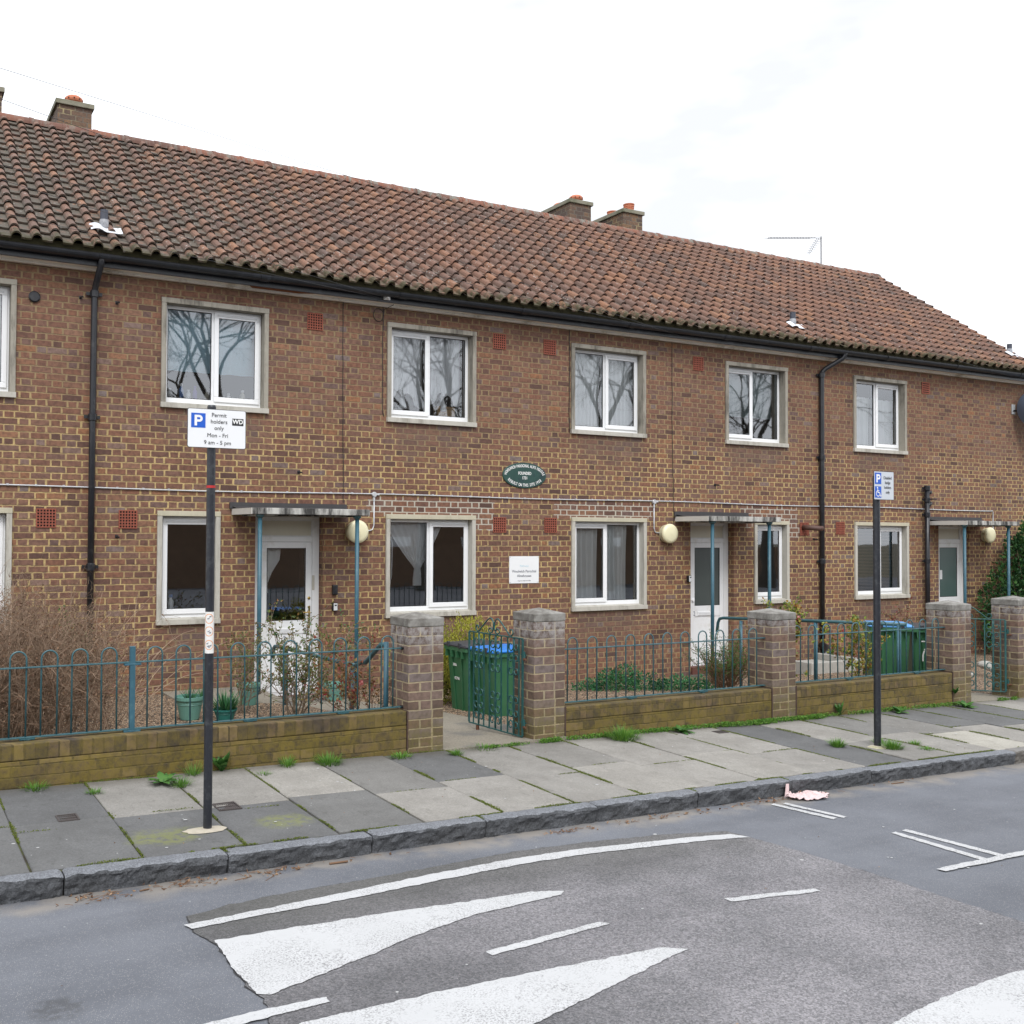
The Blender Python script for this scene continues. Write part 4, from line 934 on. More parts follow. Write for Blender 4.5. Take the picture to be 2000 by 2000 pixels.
# end points on the eaves, and where each wire crosses the left edge of the view
def thru(px, py, Y, end, sag, label):
    u = (px-780)/1976; v = (1000-py)/1976; d = fwd+rgt*u+up*v; tt = Y/d.y; p = EYE+d*tt; e = Vector(end); p.z += sag; st = e+(p-e)*1.9
    wire(st, end, sag, label)
thru(0, 133, 8.2, (19.43, FY-.22, 4.88), .12, 'highest thin telephone wire across the white sky at left')
thru(0, 193, 8.2, (10.9, FY-.22, 4.875), .10, 'second thin telephone wire crossing the sky behind the left chimney')
thru(0, 322, 8.6, (10.9, FY-.23, 4.90), .10, 'thin dark wire over the roof tiles, the upper of those left of the flue')
thru(0, 350, 8.6, (5.90, FY-.22, 4.885), .05, 'thin dark wire over the tiles ending at the bracket above the second upstairs window')
thru(0, 414, 9.2, (5.88, FY-.22, 4.87), .05, 'lowest thin dark wire over the tiles, just above the eaves at left')
b = MB(); b.box(5.84, 5.93, FY-.235, FY-.2065, 4.86, 4.90); b.tube([(5.885, FY-.24, 4.88), (5.885, FY-.27, 4.89)], .02, 8); tag(b.build('wire_bracket', m_whitep), 'small white cable bracket on the fascia above the second upstairs window', 'bracket')

# ------------------------------------------------------------------ garden walls and piers
def gwall(x0, x1, ztop, label):
    t = thing('garden_wall', label, 'garden wall', (0, 0, 0), group='low mossy garden walls')
    y0, y1 = 7.25, 7.465; b = MB(); n = max(4, int((x1-x0)/.35))
    def col(z0, z1, mat, name, bev, dyy=0, top=False, rowh=.0):
        b = MB(); vs = []
        for i in range(n+1):
            x = lerp(x0, x1, i/n); w = .004*noise.noise(Vector((x*1.7, 3, z0)))
            zt = z1+.006*noise.noise(Vector((x*.8, 1, 1)))
            vs += [(x, y0+w+dyy, z0), (x, y1-dyy, z0), (x, y1-dyy, zt), (x, y0+w+dyy, zt)]
        fs = []
        for i in range(n):
            a = 4*i
            for j in range(4): fs.append((a+j, a+4+j, a+4+(j+1) % 4, a+(j+1) % 4))
        fs += [(0, 1, 2, 3), (4*n+3, 4*n+2, 4*n+1, 4*n)]
        b.add(vs, fs); return b.build(name, mat, t, bevel=bev)
    o1 = col(-.7, ztop-.116, m_low, 'brickwork', .004, .003); o2 = col(ztop-.114, ztop, m_cope, 'coping', .009)
    return t
gwall(-7, 3.838, .375, 'low mossy garden wall left of the gate with a bush behind it')
gwall(5.42, 7.94, .288, 'low mossy garden wall between the open gate and the middle pier')
gwall(8.29, 10.765, .285, 'low mossy garden wall between the middle pier and the second gate')
def pier(x0, ztop, label, th=.327):
    t = thing('brick_pier', label, 'brick pier', (x0, 7.25, 0), group='brick piers of the front wall')
    b = MB(); b.box(0, .327, 0, th, -.6, ztop-.10); o = b.build('brickwork', m_pier, t, bevel=.006)
    b = MB(); z = ztop-.0985; zz = ztop-.03; c_ = (.1635+random.uniform(-.01, .01), .1635, ztop+.012)
    v = [(-.004, -.004, z), (.331, -.004, z), (.331, th+.004, z), (-.004, th+.004, z), (-.004, -.004, zz), (.331, -.004, zz), (.331, th+.004, zz), (-.004, th+.004, zz), c_]
    b.add(v, [(0, 3, 2, 1), (0, 1, 5, 4), (1, 2, 6, 5), (2, 3, 7, 6), (3, 0, 4, 7), (4, 5, 8), (5, 6, 8), (6, 7, 8), (7, 4, 8)]); b.build('cap', m_cap, t, bevel=.006)
    return t
pier(3.852, 1.148, 'brick pier left of the open gate, grey weathered cap'); pier(5.083, 1.148, 'brick pier that the open gate hangs from')
pier(7.953, 1.065, 'brick pier between two low walls, tallest thing near the middle right'); pier(10.775, 1.075, 'brick pier left of the far gate beside the green bins'); pier(11.99, 1.10, 'brick pier at the right edge of the picture')
for x in (3.845, 5.415, 7.946, 8.285, 10.77):
    b = MB(); b.box(x-.0045, x+.0045, 7.244, 7.44, -.3, .30 if x > 4 else .375)
    o = b.build('expansion_joint', m_joint)
    src = min([q for q in bpy.data.objects if q.name.startswith('brick_pier')], key=lambda q: min(abs(q.location.x-x), abs(q.location.x+.327-x))); o.parent = src; o.matrix_parent_inverse = Matrix.Translation(-src.location)

# ------------------------------------------------------------------ bow-top railings
RY_ = 7.36
def hoops(t, x0, pitch, n, zb, ztop, wdt=.107):
    for k in range(n):
        x = x0+pitch*k; r = wdt/2; b = MB(); lean = random.uniform(-.003, .003)
        pts = [(x-r, RY_, zb), (x-r+lean, RY_, ztop-r)]+[(x-r*math.cos(a)+lean, RY_, ztop-r+r*math.sin(a)) for a in fr(0, PI, 10)[1:-1]]+[(x+r+lean, RY_, ztop-r), (x+r, RY_, zb)]
        b.tube(pts, .0062, 8); b.build('hoop', m_teal, t, smooth=True)
def railing(x0, x1, hx, pitch, n, zb, zt, zh, label, feet=(), posts=()):
    t = thing('railing', label, 'railing', (0, 0, 0), group='bow-top railings on the garden walls')
    for nm, z in (('top_rail', zt), ('bottom_rail', zb)):
        b = MB(); b.box(x0, x1, RY_-.018, RY_+.018, z-.0045, z+.0045); o = b.build(nm, m_teal, t, bevel=.002)
        b = MB(); b.tube([(x1-.002, RY_-.012, z), (x1+.025, RY_-.012, z)], .014, 8); b.build('rail_end_bolt', m_blackp, t)
    hoops(t, hx, pitch, n, zb, zh)
    for px in feet:
        b = MB(); b.box(px-.018, px+.018, RY_-.015, RY_+.015, zb-.06, zb-.005); b.box(px-.05, px+.05, RY_-.02, RY_+.02, zb-.014, zb-.0048); b.build('foot', m_teal, t)
    for px in posts:
        b = MB(); b.box(px-.019, px+.019, RY_-.019, RY_+.019, .34, .985); b.box(px-.06, px+.06, RY_-.021, RY_+.021, zb-.022, zb-.006); b.box(px-.06, px+.06, RY_-.021, RY_+.021, zt-.022, zt-.006); b.build('post', m_tealb, t, bevel=.003)
    return t
railing(-2.0, 3.835, .886-.2045*13, .2045, 17, .395, .872, .982, 'teal bow-top railing on the left wall in front of the brown bush and pots', (.95, 2.55, 3.32), (1.661,))
t1 = bpy.data.objects['railing']; hoops(t1, 1.824, .2098, 10, .395, .975)
railing(5.425, 7.99, 5.57, .2228, 11, .312, .785, .885, 'teal bow-top railing right of the open gate over green ground cover', (6.25, 7.13))
railing(8.30, 10.81, 8.42, .2208, 11, .312, .788, .888, 'teal bow-top railing in front of the green bins at right', (9.2, 10.3))

# ------------------------------------------------------------------ gates
def spiral(cx, cz, r, a0, turns, n=16, rend=.35):
    q = []
    for i in range(n+1):
        t = i/n; a = a0+turns*2*PI*t; rr_ = r*lerp(1, rend, t); q.append((cx+math.cos(a)*rr_, 0, cz+math.sin(a)*rr_))
    return q
def gate(loc, rz, label):
    t = thing('gate', label, 'gate', loc, rz, 'scrolled metal garden gates'); w, h = .835, .865
    b = MB(); f = .011
    b.box(0, .022, -.006, .006, .012, h-.012); b.box(w-.022, w, -.006, .006, .012, h-.012)
    b.box(.010, w-.010, -.0065, .0065, h-.012, h); b.box(.010, w-.010, -.0065, .0065, 0, .012); b.build('frame', m_gate, t, bevel=.003)
    ts = [.075, .165, .27, .385, .49, .60, .705, .80, .90]
    for q in ts: b = MB(); b.box(w*q-.0068, w*q+.0068, -.004, .004, .012, h-.012); b.build('bar', m_gate, t)
    def scroll(pts): b = MB(); b.tube(pts, .0063, 6); b.build('scroll', m_gate, t, smooth=True)
    for (xa, xb) in ((.165, .075), (.165, .27), (.49, .385), (.49, .60), (.80, .705), (.80, .90)):
        xa *= w; xb *= w; cx = (xa+xb)/2; r = abs(xb-xa)/2-.007; s = 1 if xb > xa else -1
        def arc(cz, up_, rr2=r): # a C scroll springing from the middle bar
            q = []
            for i in range(15):
                tt = i/14; a = lerp(PI, -PI*.75, tt); k = lerp(1, .45, tt); q.append((cx+s*math.cos(a)*rr2*k, 0, cz+up_*math.sin(a)*rr2*k*1.25))
            return q
        scroll([(xa+s*.006, 0, h-.02)]+[(x, y, z) for x, y, z in arc(h-.085, -1)])
        for cz in (.615, .245):
            scroll(arc(cz+.058, 1)); scroll(arc(cz-.05, -1))
            b = MB(); b.tube([(cx-s*r, 0, cz+.058), (cx-s*r*.7, 0, cz+.02), (cx-s*r, 0, cz-.05)], .0042, 6); b.build('scroll', m_gate, t)
        scroll([(xa+s*.006, 0, .02)]+arc(.085, 1))
    for s in (-1, 1):   # crest: two long S-curves meeting in a point above the middle
        cx = w*.52
        q = [(cx+s*.02, 0, h+.028), (cx+s*.045, 0, h+.052), (cx+s*.075, 0, h+.045), (cx+s*.085, 0, h+.022), (cx+s*.06, 0, h+.004), (cx+s*.03, 0, h+.012), (cx+s*.008, 0, h+.05), (cx+s*.008, 0, h+.10), (cx+s*.03, 0, h+.135), (cx+s*.06, 0, h+.142), (cx+s*.10, 0, h+.12), (cx+s*.18, 0, h+.055), (cx+s*.235, 0, h+.008), (cx+s*.262, 0, h+.006), (cx+s*.285, 0, h+.03), (cx+s*.275, 0, h+.06), (cx+s*.245, 0, h+.06), (cx+s*.24, 0, h+.035)]
        b = MB(); b.tube(q, .0066, 6); b.build('crest', m_gate, t, smooth=True)
    for z in (.13, .72):
        b = MB(); b.box(-.03, .05, -.010, -.0068, z-.006, z+.006); b.tube([(-.012, 0, z-.03), (-.012, 0, z+.03)], .010, 8); b.build('hinge', m_gate, t)
        b = MB(); b.tube([(-.012, 0, z-.045), (-.012, 0, z-.025)], .012, 8); b.tube([(-.012, 0, z-.035), (-.05, .012, z-.035)], .009, 8); b.build('hinge_pin', m_rustc, t)
    b = MB(); b.box(w*.82-.009, w*.82+.009, -.012, .012, -.065, .0); b.build('drop_bolt', m_rustc, t)
    b = MB(); b.box(w-.05, w+.02, -.010, -.0068, .67, .685); b.tube([(w-.03, -.02, .64), (w-.03, -.02, .71)], .006, 6); b.build('latch', m_gate, t)
    return t
gate((5.045, 7.36, .036), math.radians(93.5), 'teal scrolled metal gate standing open in front of the blue-lidded bin')
gate((11.955, 7.37, -.03), math.radians(128), 'teal scrolled metal gate at the far right, half hidden by a pier')

# ------------------------------------------------------------------ sign posts
def letters_P(parent, cx, cz, y, s):
    b = MB(); w = s*.17; b.box(cx-s*.26, cx-s*.26+w, y, y+.0006, cz-s*.36, cz+s*.36)
    n = 14; R1, R0 = s*.23, s*.23-w*.92; ccx, ccz = cx+s*.06, cz+s*.13
    out = [(cx-s*.26+w, ccz+R1)]+[(ccx+math.cos(a)*R1, ccz+math.sin(a)*R1) for a in fr(PI/2, -PI/2, n)]+[(cx-s*.26+w, ccz-R1)]
    inn = [(cx-s*.26+w, ccz+R0)]+[(ccx+math.cos(a)*R0, ccz+math.sin(a)*R0) for a in fr(PI/2, -PI/2, n)]+[(cx-s*.26+w, ccz-R0)]
    m = len(out); b.add([(x, y, z) for x, z in out]+[(x, y, z) for x, z in inn], [(i, i+1, m+i+1, m+i) for i in range(m-1)])
    return b.build('letter_p', m_whitep, parent, fix=False)
px_, py_ = 1.776, 5.866; pz_ = pav(px_, py_)
t = thing('sign_post', 'black post at left carrying the permit holders parking sign', 'sign post', (px_, py_, pz_))
b = MB(); b.lathe([(.0258, -.15), (.0258, 2.46), (.0262, 2.462), (.0262, 2.505), (.022, 2.515), (0, 2.516)], (0, 0, 0), 24); b.build('pole', m_post, t, smooth=False)
b = MB(); b.lathe([(.0266, 1.04), (.0266, 1.285)], (0, 0, 0), 24); st_ = b.build('sticker', m_stick, t)
b = MB()
for i, z in enumerate((1.245, 1.17, 1.09)):
    for k in range(24):
        a0, a1 = 2*PI*k/24, 2*PI*(k+1)/24
        def P(a, r): th = -PI/2-.42+r*math.cos(a)/.027; return (math.cos(th)*.0269, math.sin(th)*.0269, z+r*math.sin(a))
        b.add([P(a0, .029), P(a1, .029), P(a1, .025), P(a0, .025)], [(0, 1, 2, 3)])
b.build('sticker_rings', m_orange, t, fix=False)
b = MB()
def onp(x, z, r=.0271): th = -PI/2-.42+x/.027; return (math.cos(th)*r, math.sin(th)*r, z)
for i, z in enumerate((1.245, 1.17, 1.09)):   # little dog shapes and lines of print
    for (dx, dz) in (((-.004, .0), (.008, .012)), ((-.002, 0), (.006, -.008)), ((-.009, .008), (.010, -.004), (.002, -.012), (-.006, -.008)))[i]:
        for (xa, xb, za, zb_) in ((dx-.006, dx+.005, dz-.002, dz+.003), (dx+.003, dx+.007, dz+.001, dz+.006), (dx-.005, dx-.003, dz-.007, dz-.002), (dx+.002, dx+.004, dz-.007, dz-.002)):
            b.add([onp(xa, z+za), onp(xb, z+za), onp(xb, z+zb_), onp(xa, z+zb_)], [(0, 1, 2, 3)])
    for k in range(5):
        zz = z+.016-k*.0075; b.add([onp(.040, zz), onp(.060-.004*(k % 2), zz), onp(.060-.004*(k % 2), zz+.002), onp(.040, zz+.002)], [(0, 1, 2, 3)])
b.build('sticker_print', m_inkg, t, fix=False)
b = MB(); b.lathe([(.0266, 2.02), (.0266, 2.035)], (0, 0, 0), 20); b.build('red_tape', m_red, t)
sg = thing('parking_sign', 'white Permit holders only parking sign on the left black post', 'sign', (px_+.023, py_-.031, pz_+2.372), math.radians(-1.5))
w, h = .178, .116
def plate(b, w, h, y0, y1, r):
    n = 5; pts = []
    for cx, cz, a0 in ((w-r, h-r, 0), (-w+r, h-r, PI/2), (-w+r, -h+r, PI), (w-r, -h+r, 1.5*PI)):
        pts += [(cx+math.cos(a)*r, cz+math.sin(a)*r) for a in fr(a0, a0+PI/2, n)]
    m = len(pts); b.add([(x, y0, z) for x, z in pts]+[(x, y1, z) for x, z in pts], [tuple(range(m)), tuple(range(2*m-1, m-1, -1))]+[(i, m+i, m+(i+1) % m, (i+1) % m) for i in range(m)])
b = MB(); plate(b, w, h, -.003, 0, .012); b.build('sign_back', m_ink, sg)
b = MB(); plate(b, w-.003, h-.003, -.0042, -.0032, .010); b.build('sign_face', m_signw, sg)
b = MB(); b.box(-.156, -.070, -.0052, -.0045, .002, .088); b.build('blue_panel', m_blue, sg); letters_P(sg, -.113, .045, -.0060, .088)
ys_ = -.0052
text('Permit', .034, 'lettering', m_ink, sg, (.012, ys_, .080)); text('holders', .034, 'lettering', m_ink, sg, (.012, ys_, .041)); text('only', .034, 'lettering', m_ink, sg, (.012, ys_, .003))
text('Mon - Fri', .034, 'lettering', m_ink, sg, (.004, ys_, -.041)); text('9 am - 5 pm', .034, 'lettering', m_ink, sg, (.004, ys_, -.084))
b = MB(); b.box(.092, .162, -.0052, -.0045, .024, .066); b.build('zone_panel', m_ink, sg); text('WD', .036, 'lettering', m_whitep, sg, (.127, -.0058, .046), bold=.0012)
b = MB(); b.box(-.035, .0, .0003, .012, -.05, -.02); b.box(-.035, .0, .0003, .012, .03, .06); b.build('clip', m_steel, sg)

qx, qy = 7.853, 5.99; qz = pav(qx, qy)
t = thing('sign_post', 'black post at right carrying the disabled badge parking sign', 'sign post', (qx, qy, qz))
b = MB(); b.lathe([(.030, -.15), (.030, 2.38), (0, 2.385)], (0, 0, 0), 24); b.build('pole', m_post, t)
sg = thing('parking_sign', 'pale Disabled badge holders only sign with blue panels on the right black post', 'sign', (qx+.045, qy-.038, qz+2.293), math.radians(2))
w, h = .138, .126
b = MB(); plate(b, w, h, -.003, 0, .006); b.build('sign_back', m_ink, sg)
b = MB(); plate(b, w-.004, h-.004, -.0042, -.0032, .004); b.build('sign_face', m_signg, sg)
b = MB(); b.box(-.126, -.038, -.0052, -.0045, .012, .112); b.build('blue_panel', m_blue, sg); letters_P(sg, -.080, .062, -.006, .10)
b = MB(); b.box(-.126, -.038, -.0052, -.0045, -.108, -.008); b.build('blue_panel', m_blue, sg)
b = MB(); cx, cz = -.084, -.07; y = -.0062
def stroke(pts, w_):
    for i in range(len(pts)-1):
        (xa, za), (xb, zb_) = pts[i], pts[i+1]; dx, dz = xb-xa, zb_-za; L2 = math.hypot(dx, dz); nx, nz_ = -dz/L2*w_, dx/L2*w_; ex, ez = dx/L2*w_*.6, dz/L2*w_*.6
        yk = y-.00004*len(b.f); b.add([(xa-ex+nx, yk, za-ez+nz_), (xa-ex-nx, yk, za-ez-nz_), (xb+ex-nx, yk, zb_+ez-nz_), (xb+ex+nx, yk, zb_+ez+nz_)], [(0, 1, 2, 3)])
stroke([(cx+math.cos(a)*.025, cz+math.sin(a)*.025) for a in fr(math.radians(110), math.radians(350), 14)], .0035)
stroke([(cx-.006, cz+.040), (cx-.004, cz+.008), (cx+.020, cz+.006), (cx+.032, cz-.024), (cx+.040, cz-.020)], .0042); stroke([(cx-.005, cz+.024), (cx+.016, cz+.022)], .003)
b.add([(cx-.008+math.cos(a)*.008, y, cz+.050+math.sin(a)*.008) for a in fr(0, 2*PI, 10)[:-1]], [tuple(range(10))]); b.build('wheelchair_symbol', m_whitep, sg, fix=False)
for i, s_ in enumerate(('Disabled', 'badge', 'holders', 'only')): text(s_, .038, 'lettering', m_ink, sg, (.050, -.0052, .068-.042*i), xs=.84)

# footings, drain covers ----------------------------------------------
b = MB(); n = 22; va = []
for k in range(n):
    a = 2*PI*k/n; r = .105+.02*noise.noise(Vector((math.cos(a)*2, math.sin(a)*2, 1))); va.append((px_-.015+math.cos(a)*r*1.25, py_-.012+math.sin(a)*r*.62))
b.add([(x, y, pav(x, y)+.002) for x, y in va]+[(px_+(x-px_)*.5, py_+(y-py_)*.5, pav(x, y)+.010) for x, y in va], [(k, (k+1) % n, n+(k+1) % n, n+k) for k in range(n)]+[tuple(range(n, 2*n))])
tag(b.build('mortar_collar', m_mortarcap), 'pale mortar collar around the foot of the left black post', 'post footing')
b = MB(); va = [(7.72, 5.90), (7.86, 5.83), (8.0, 5.88), (7.98, 6.0), (7.84, 6.05), (7.72, 6.0)]; b.add([(x, y, pav(x, y)+.003) for x, y in va]+[(qx+(x-qx)*.6, qy+(y-qy)*.6, pav(x, y)+.009) for x, y in va], [(k, (k+1) % 6, 6+(k+1) % 6, 6+k) for k in range(6)]+[tuple(range(6, 12))])
tag(b.build('mortar_collar', m_mortarcap), 'pale mortar collar with grass around the foot of the right black post', 'post footing')
def cover(cx, cy, w, h, label, grid):
    t = thing('drain_cover', label, 'drain cover', (cx, cy, pav(cx, cy)+.001)); b = MB(); frame_box2 = [(-w, w, -h, -h+.01), (-w, w, h-.01, h), (-w, -w+.01, -h+.01, h-.01), (w-.01, w, -h+.01, h-.01)]
    for x0, x1, y0, y1 in frame_box2: b.box(x0, x1, y0, y1, -.01, .005)
    b.build('frame', m_iron, t); b = MB(); b.box(-w+.011, w-.011, -h+.011, h-.011, -.01, -.001); b.build('plate', m_iron, t)
    b = MB()
    for i in range(9):
        x = lerp(-w+.016, w-.022, i/8)
        for j in range(3): y = lerp(-h+.014, h-.04, j/2); b.box(x, x+.007, y, y+.025, -.0008, .003)
    b.build('studs', m_iron, t)
cover(1.067, 6.41, .062, .072, 'small square iron cover in the dark flags at far left', True); cover(2.03, 6.29, .075, .088, 'small square iron cover in the pavement just right of the left post', True); cover(6.98, 6.98, .06, .05, 'small iron cover among weeds at the foot of the middle pier', True)

# ------------------------------------------------------------------ road markings
PATCH = [[1.376, 4.86], [1.614, 4.927], [1.948, 4.978], [2.341, 4.985], [2.85, 5.029], [3.41, 5.075], [3.955, 5.053], [4.491, 4.99], [4.927, 4.873], [4.994, 4.58], [5.046, 4.194], [5.075, 3.792], [5.09, 3.484], [5.113, 3.075], [5.138, 2.417], [5.15, 1.0], [5.15, -3], [1.30, -3], [1.30, 2.78], [1.32, 3.482], [1.378, 3.745], [1.409, 3.871], [1.386, 4.01], [1.401, 4.492], [1.349, 4.656]]
def flat(name, pts, dz, mat, jit=.004, step=.03, seed=0):
    out = []; n = len(pts)
    for i in range(n):
        a = Vector(pts[i]); c_ = Vector(pts[(i+1) % n]); L3 = (c_-a).length; m = max(1, int(L3/step)); nn = Vector((-(c_-a).y, (c_-a).x)).normalized() if L3 > 0 else Vector((0, 0))
        for k in range(m): p = a.lerp(c_, k/m); p = p+nn*(noise.noise(Vector((p.x*17+seed, p.y*17, 2)))*jit*1.6+noise.noise(Vector((p.x*60, p.y*60, seed)))*jit); out.append((p.x, p.y, road(p.x)+dz))
    bmn = bmesh.new(); vv = [bmn.verts.new(p) for p in out]; f = bmn.faces.new(vv); bmesh.ops.triangulate(bmn, faces=[f]); bmesh.ops.recalc_face_normals(bmn, faces=bmn.faces[:])
    me = bpy.data.meshes.new(name); bmn.to_mesh(me); bmn.free(); me.materials.append(mat); o = bpy.data.objects.new(name, me); C.objects.link(o)
    if me.polygons[0].normal.z < 0: me.flip_normals()
    return tag(o, kind='structure')
flat('road_patch', PATCH, .0045, m_patch, .008)
m_seal = simple('bitumen_seal', (.035, .035, .038), .6, var=.4, sc=20)
cxp, cyp = 3.2, 2.5
flat('road_seam', [[x+(.007 if x > 4.9 else (-.004 if x < 1.45 else 0)), y+(.007 if y > 4.6 else 0)] for x, y in PATCH], .0022, m_seal, .010)
MK = {
 'edgeline': [[1.329, 4.752], [1.349, 4.690], [1.733, 4.722], [2.233, 4.752], [2.656, 4.795], [3.266, 4.850], [3.752, 4.855], [4.202, 4.812], [4.693, 4.760], [4.963, 4.705], [4.896, 4.808], [4.611, 4.860], [4.255, 4.900], [3.785, 4.950], [3.332, 4.955], [2.755, 4.910], [2.286, 4.855], [1.755, 4.793]],
 'tri1': [[1.405, 4.512], [1.911, 4.505], [2.361, 4.49], [2.683, 4.465], [3.096, 4.449], [3.273, 4.387], [3.226, 4.347], [2.672, 4.294], [2.288, 4.189], [1.86, 4.028], [1.443, 3.885], [1.398, 3.916], [1.387, 4.188]],
 'dash1': [[2.462, 3.888], [3.159, 3.957], [3.198, 3.917], [2.473, 3.838]], 'dash2': [[3.977, 3.945], [3.973, 3.893], [4.497, 3.814], [4.538, 3.814], [4.536, 3.854]],
 'tri2': [[1.36, 3.56], [1.471, 3.615], [2.004, 3.623], [2.518, 3.617], [3.229, 3.587], [3.321, 3.524], [2.85, 3.393], [2.26, 3.225], [1.9, 3.07], [1.44, 2.95]],
 'line3': [[.6, 3.72], [1.167, 3.762], [1.32, 3.773], [1.472, 3.778], [1.64, 3.772], [1.636, 3.726], [1.405, 3.714], [1.276, 3.697], [1.105, 3.69], [.6, 3.64]],
 'tri3': [[3.40, 2.615], [3.936, 2.699], [4.266, 2.72], [4.48, 2.723], [4.95, 2.69], [5.1, 2.6], [5.08, 2.1], [4.395, 2.25], [3.921, 2.40], [3.45, 2.52]],
 'a': [[5.735, 5.239], [5.782, 5.264], [5.885, 4.811], [5.828, 4.790]], 'b': [[5.835, 5.228], [5.882, 5.249], [5.976, 4.797], [5.924, 4.785]],
 'c': [[5.905, 4.405], [5.962, 4.415], [5.962, 3.80], [5.900, 3.80]], 'd': [[6.025, 4.417], [6.08, 4.427], [6.135, 3.81], [6.072, 3.80]],
 'cross': [[5.474, 3.795], [5.489, 3.745], [6.24, 3.745], [7.4, 3.715], [9, 3.67], [9, 3.73], [6.839, 3.783], [6.347, 3.80], [5.592, 3.803]]}
for i, (k, v) in enumerate(MK.items()): flat('road_marking', v, .0085 if k in ('edgeline', 'tri1', 'dash1', 'dash2', 'tri2', 'tri3', 'line3') else (.0045 if k != 'cross' else .0085), m_paint, .006, .02, i*7.3)
# ------------------------------------------------------------------ handrails
def handrail(label, runs, posts, r=.021):
    t = thing('handrail', label, 'handrail', (0, 0, 0))
    for q in runs: b = MB(); b.tube(q, r, 12); b.build('rail', m_teal, t, smooth=True)
    for (x, y, z1, rr_) in posts: b = MB(); b.tube([(x, y, gz(x, y)-.1), (x, y, z1)], rr_, 14); b.build('post', m_tealb, t, smooth=True)
    return t
handrail('teal handrail beside the path to door 2, in front of the bins', [[(10.46, 10.52, .47), (10.46, 10.50, .60), (10.46, 10.47, .655), (10.46, 10.40, .672), (10.47, 8.95, .745), (10.47, 7.62, .805)]], [(10.46, 10.08, .66, .021), (10.47, 8.86, .73, .024), (10.47, 7.70, .80, .024)])
handrail('teal handrail stepping down beside the path to door 3 behind the rose bushes', [[(4.03, 10.86, .40), (4.03, 10.84, .50), (4.03, 10.80, .53), (4.03, 10.70, .54), (4.02, 8.62, .57)], [(3.885, 7.72, .862), (3.885, 7.82, .852), (3.885, 8.12, .665), (3.92, 8.30, .645), (3.96, 8.45, .60), (4.02, 8.62, .57)]], [(4.03, 10.45, .53, .024), (4.02, 8.70, .55, .024), (3.885, 7.72, .885, .022)])
handrail('short teal handrail by the far door at right, above the far gate', [[(17.2, 10.3, .30), (17.2, 10.28, .46), (17.22, 10.2, .50), (17.9, 9.2, .53)]], [(17.5, 9.8, .5, .022)])

# ------------------------------------------------------------------ wheelie bins (front faces -X when rz=0)
def rrect(w, d, r, n=4):
    q = []
    for cx, cy, a0 in ((w/2-r, d/2-r, 0), (-w/2+r, d/2-r, PI/2), (-w/2+r, -d/2+r, PI), (w/2-r, -d/2+r, 1.5*PI)): q += [(cx+math.cos(a)*r, cy+math.sin(a)*r) for a in fr(a0, a0+PI/2, n)]
    return q
def bin_(loc, rz, label, lid, sc=1., txt=None, graf=False):
    t = thing('wheelie_bin', label, 'bin', loc, rz, 'green wheelie bins'); H_ = .86*sc
    b = MB(); secs = [(.36, .36, .035), (.37, .38, .05), (.44, .44, H_*.82), (.455, .455, H_*.86), (.455, .455, H_*.88), (.50, .49, H_*.885), (.50, .49, H_*.94)]
    m = None
    for (w, d, z) in secs:
        q = rrect(w, d, .035); m = len(q); off = (.47-w)*.35
        b.v += [(x+off*.4, y, z) for x, y in q]
    b.f = [(i*m+k, i*m+(k+1) % m, (i+1)*m+(k+1) % m, (i+1)*m+k) for i in range(len(secs)-1) for k in range(m)]+[tuple(range(m-1, -1, -1))]; b.mi = [0]*len(b.f)
    b.build('body', m_bin, t, smooth=False, bevel=0)
    b = MB()
    for s in (-1, 1): b.add([(-.232, s*.10-.015, H_*.80), (-.232, s*.10+.015, H_*.80), (-.190, s*.07+.012, .10), (-.190, s*.07-.012, .10), (-.222, s*.10-.015, H_*.80), (-.222, s*.10+.015, H_*.80), (-.178, s*.07+.012, .10), (-.178, s*.07-.012, .10)], [(0, 1, 2, 3), (4, 7, 6, 5), (0, 3, 7, 4), (1, 5, 6, 2), (0, 4, 5, 1), (3, 2, 6, 7)])
    for y in (-.16, -.05, .06, .17): b.box(-.262, -.215, y-.008, y+.008, H_*.80, H_*.885)
    b.build('ribs', m_bin, t)
    b = MB(); L2 = []
    for (w, d, z) in ((.52, .51, H_*.941), (.525, .515, H_*.956), (.49, .48, H_*.970), (.34, .34, H_*.980)): q = rrect(w, d, .04); m = len(q); L2 += [(x, y, z+(x*.02)) for x, y in q]
    b.add(L2, [(i*m+k, i*m+(k+1) % m, (i+1)*m+(k+1) % m, (i+1)*m+k) for i in range(3) for k in range(m)]+[tuple(3*m+k for k in range(m)), tuple(range(m-1, -1, -1))]); b.build('lid', lid, t)
    b = MB(); b.tube([(.275, -.17, H_*.93), (.30, -.17, H_*.95), (.30, .17, H_*.95), (.275, .17, H_*.93)], .012, 8); b.build('handle', m_binlid, t)
    b = MB()
    for y in (-.12, .12): b.box(-.27, -.245, y-.022, y+.022, H_*.925, H_*.99)
    b.build('lid_catches', m_binlid, t, bevel=.006)
    for s in (-1, 1):
        b = MB(); b.lathe([(.02, -.02), (.075, -.022), (.085, -.012), (.085, .012), (.075, .022), (.02, .02)], (.20, s*.19, .085), 20, 'Y'); b.build('wheel', m_tyre, t)
    if txt:
        text(txt[0], .042, 'lettering', m_whitep, t, (-.219, .045, H_*.70), (PI/2, 0, -PI/2), bold=.001).rotation_euler = (math.radians(93), 0, -PI/2)
        text(txt[1], .042, 'lettering', m_whitep, t, (-.205, .030, H_*.53), (PI/2, 0, -PI/2), bold=.001).rotation_euler = (math.radians(93), 0, -PI/2)
    return t
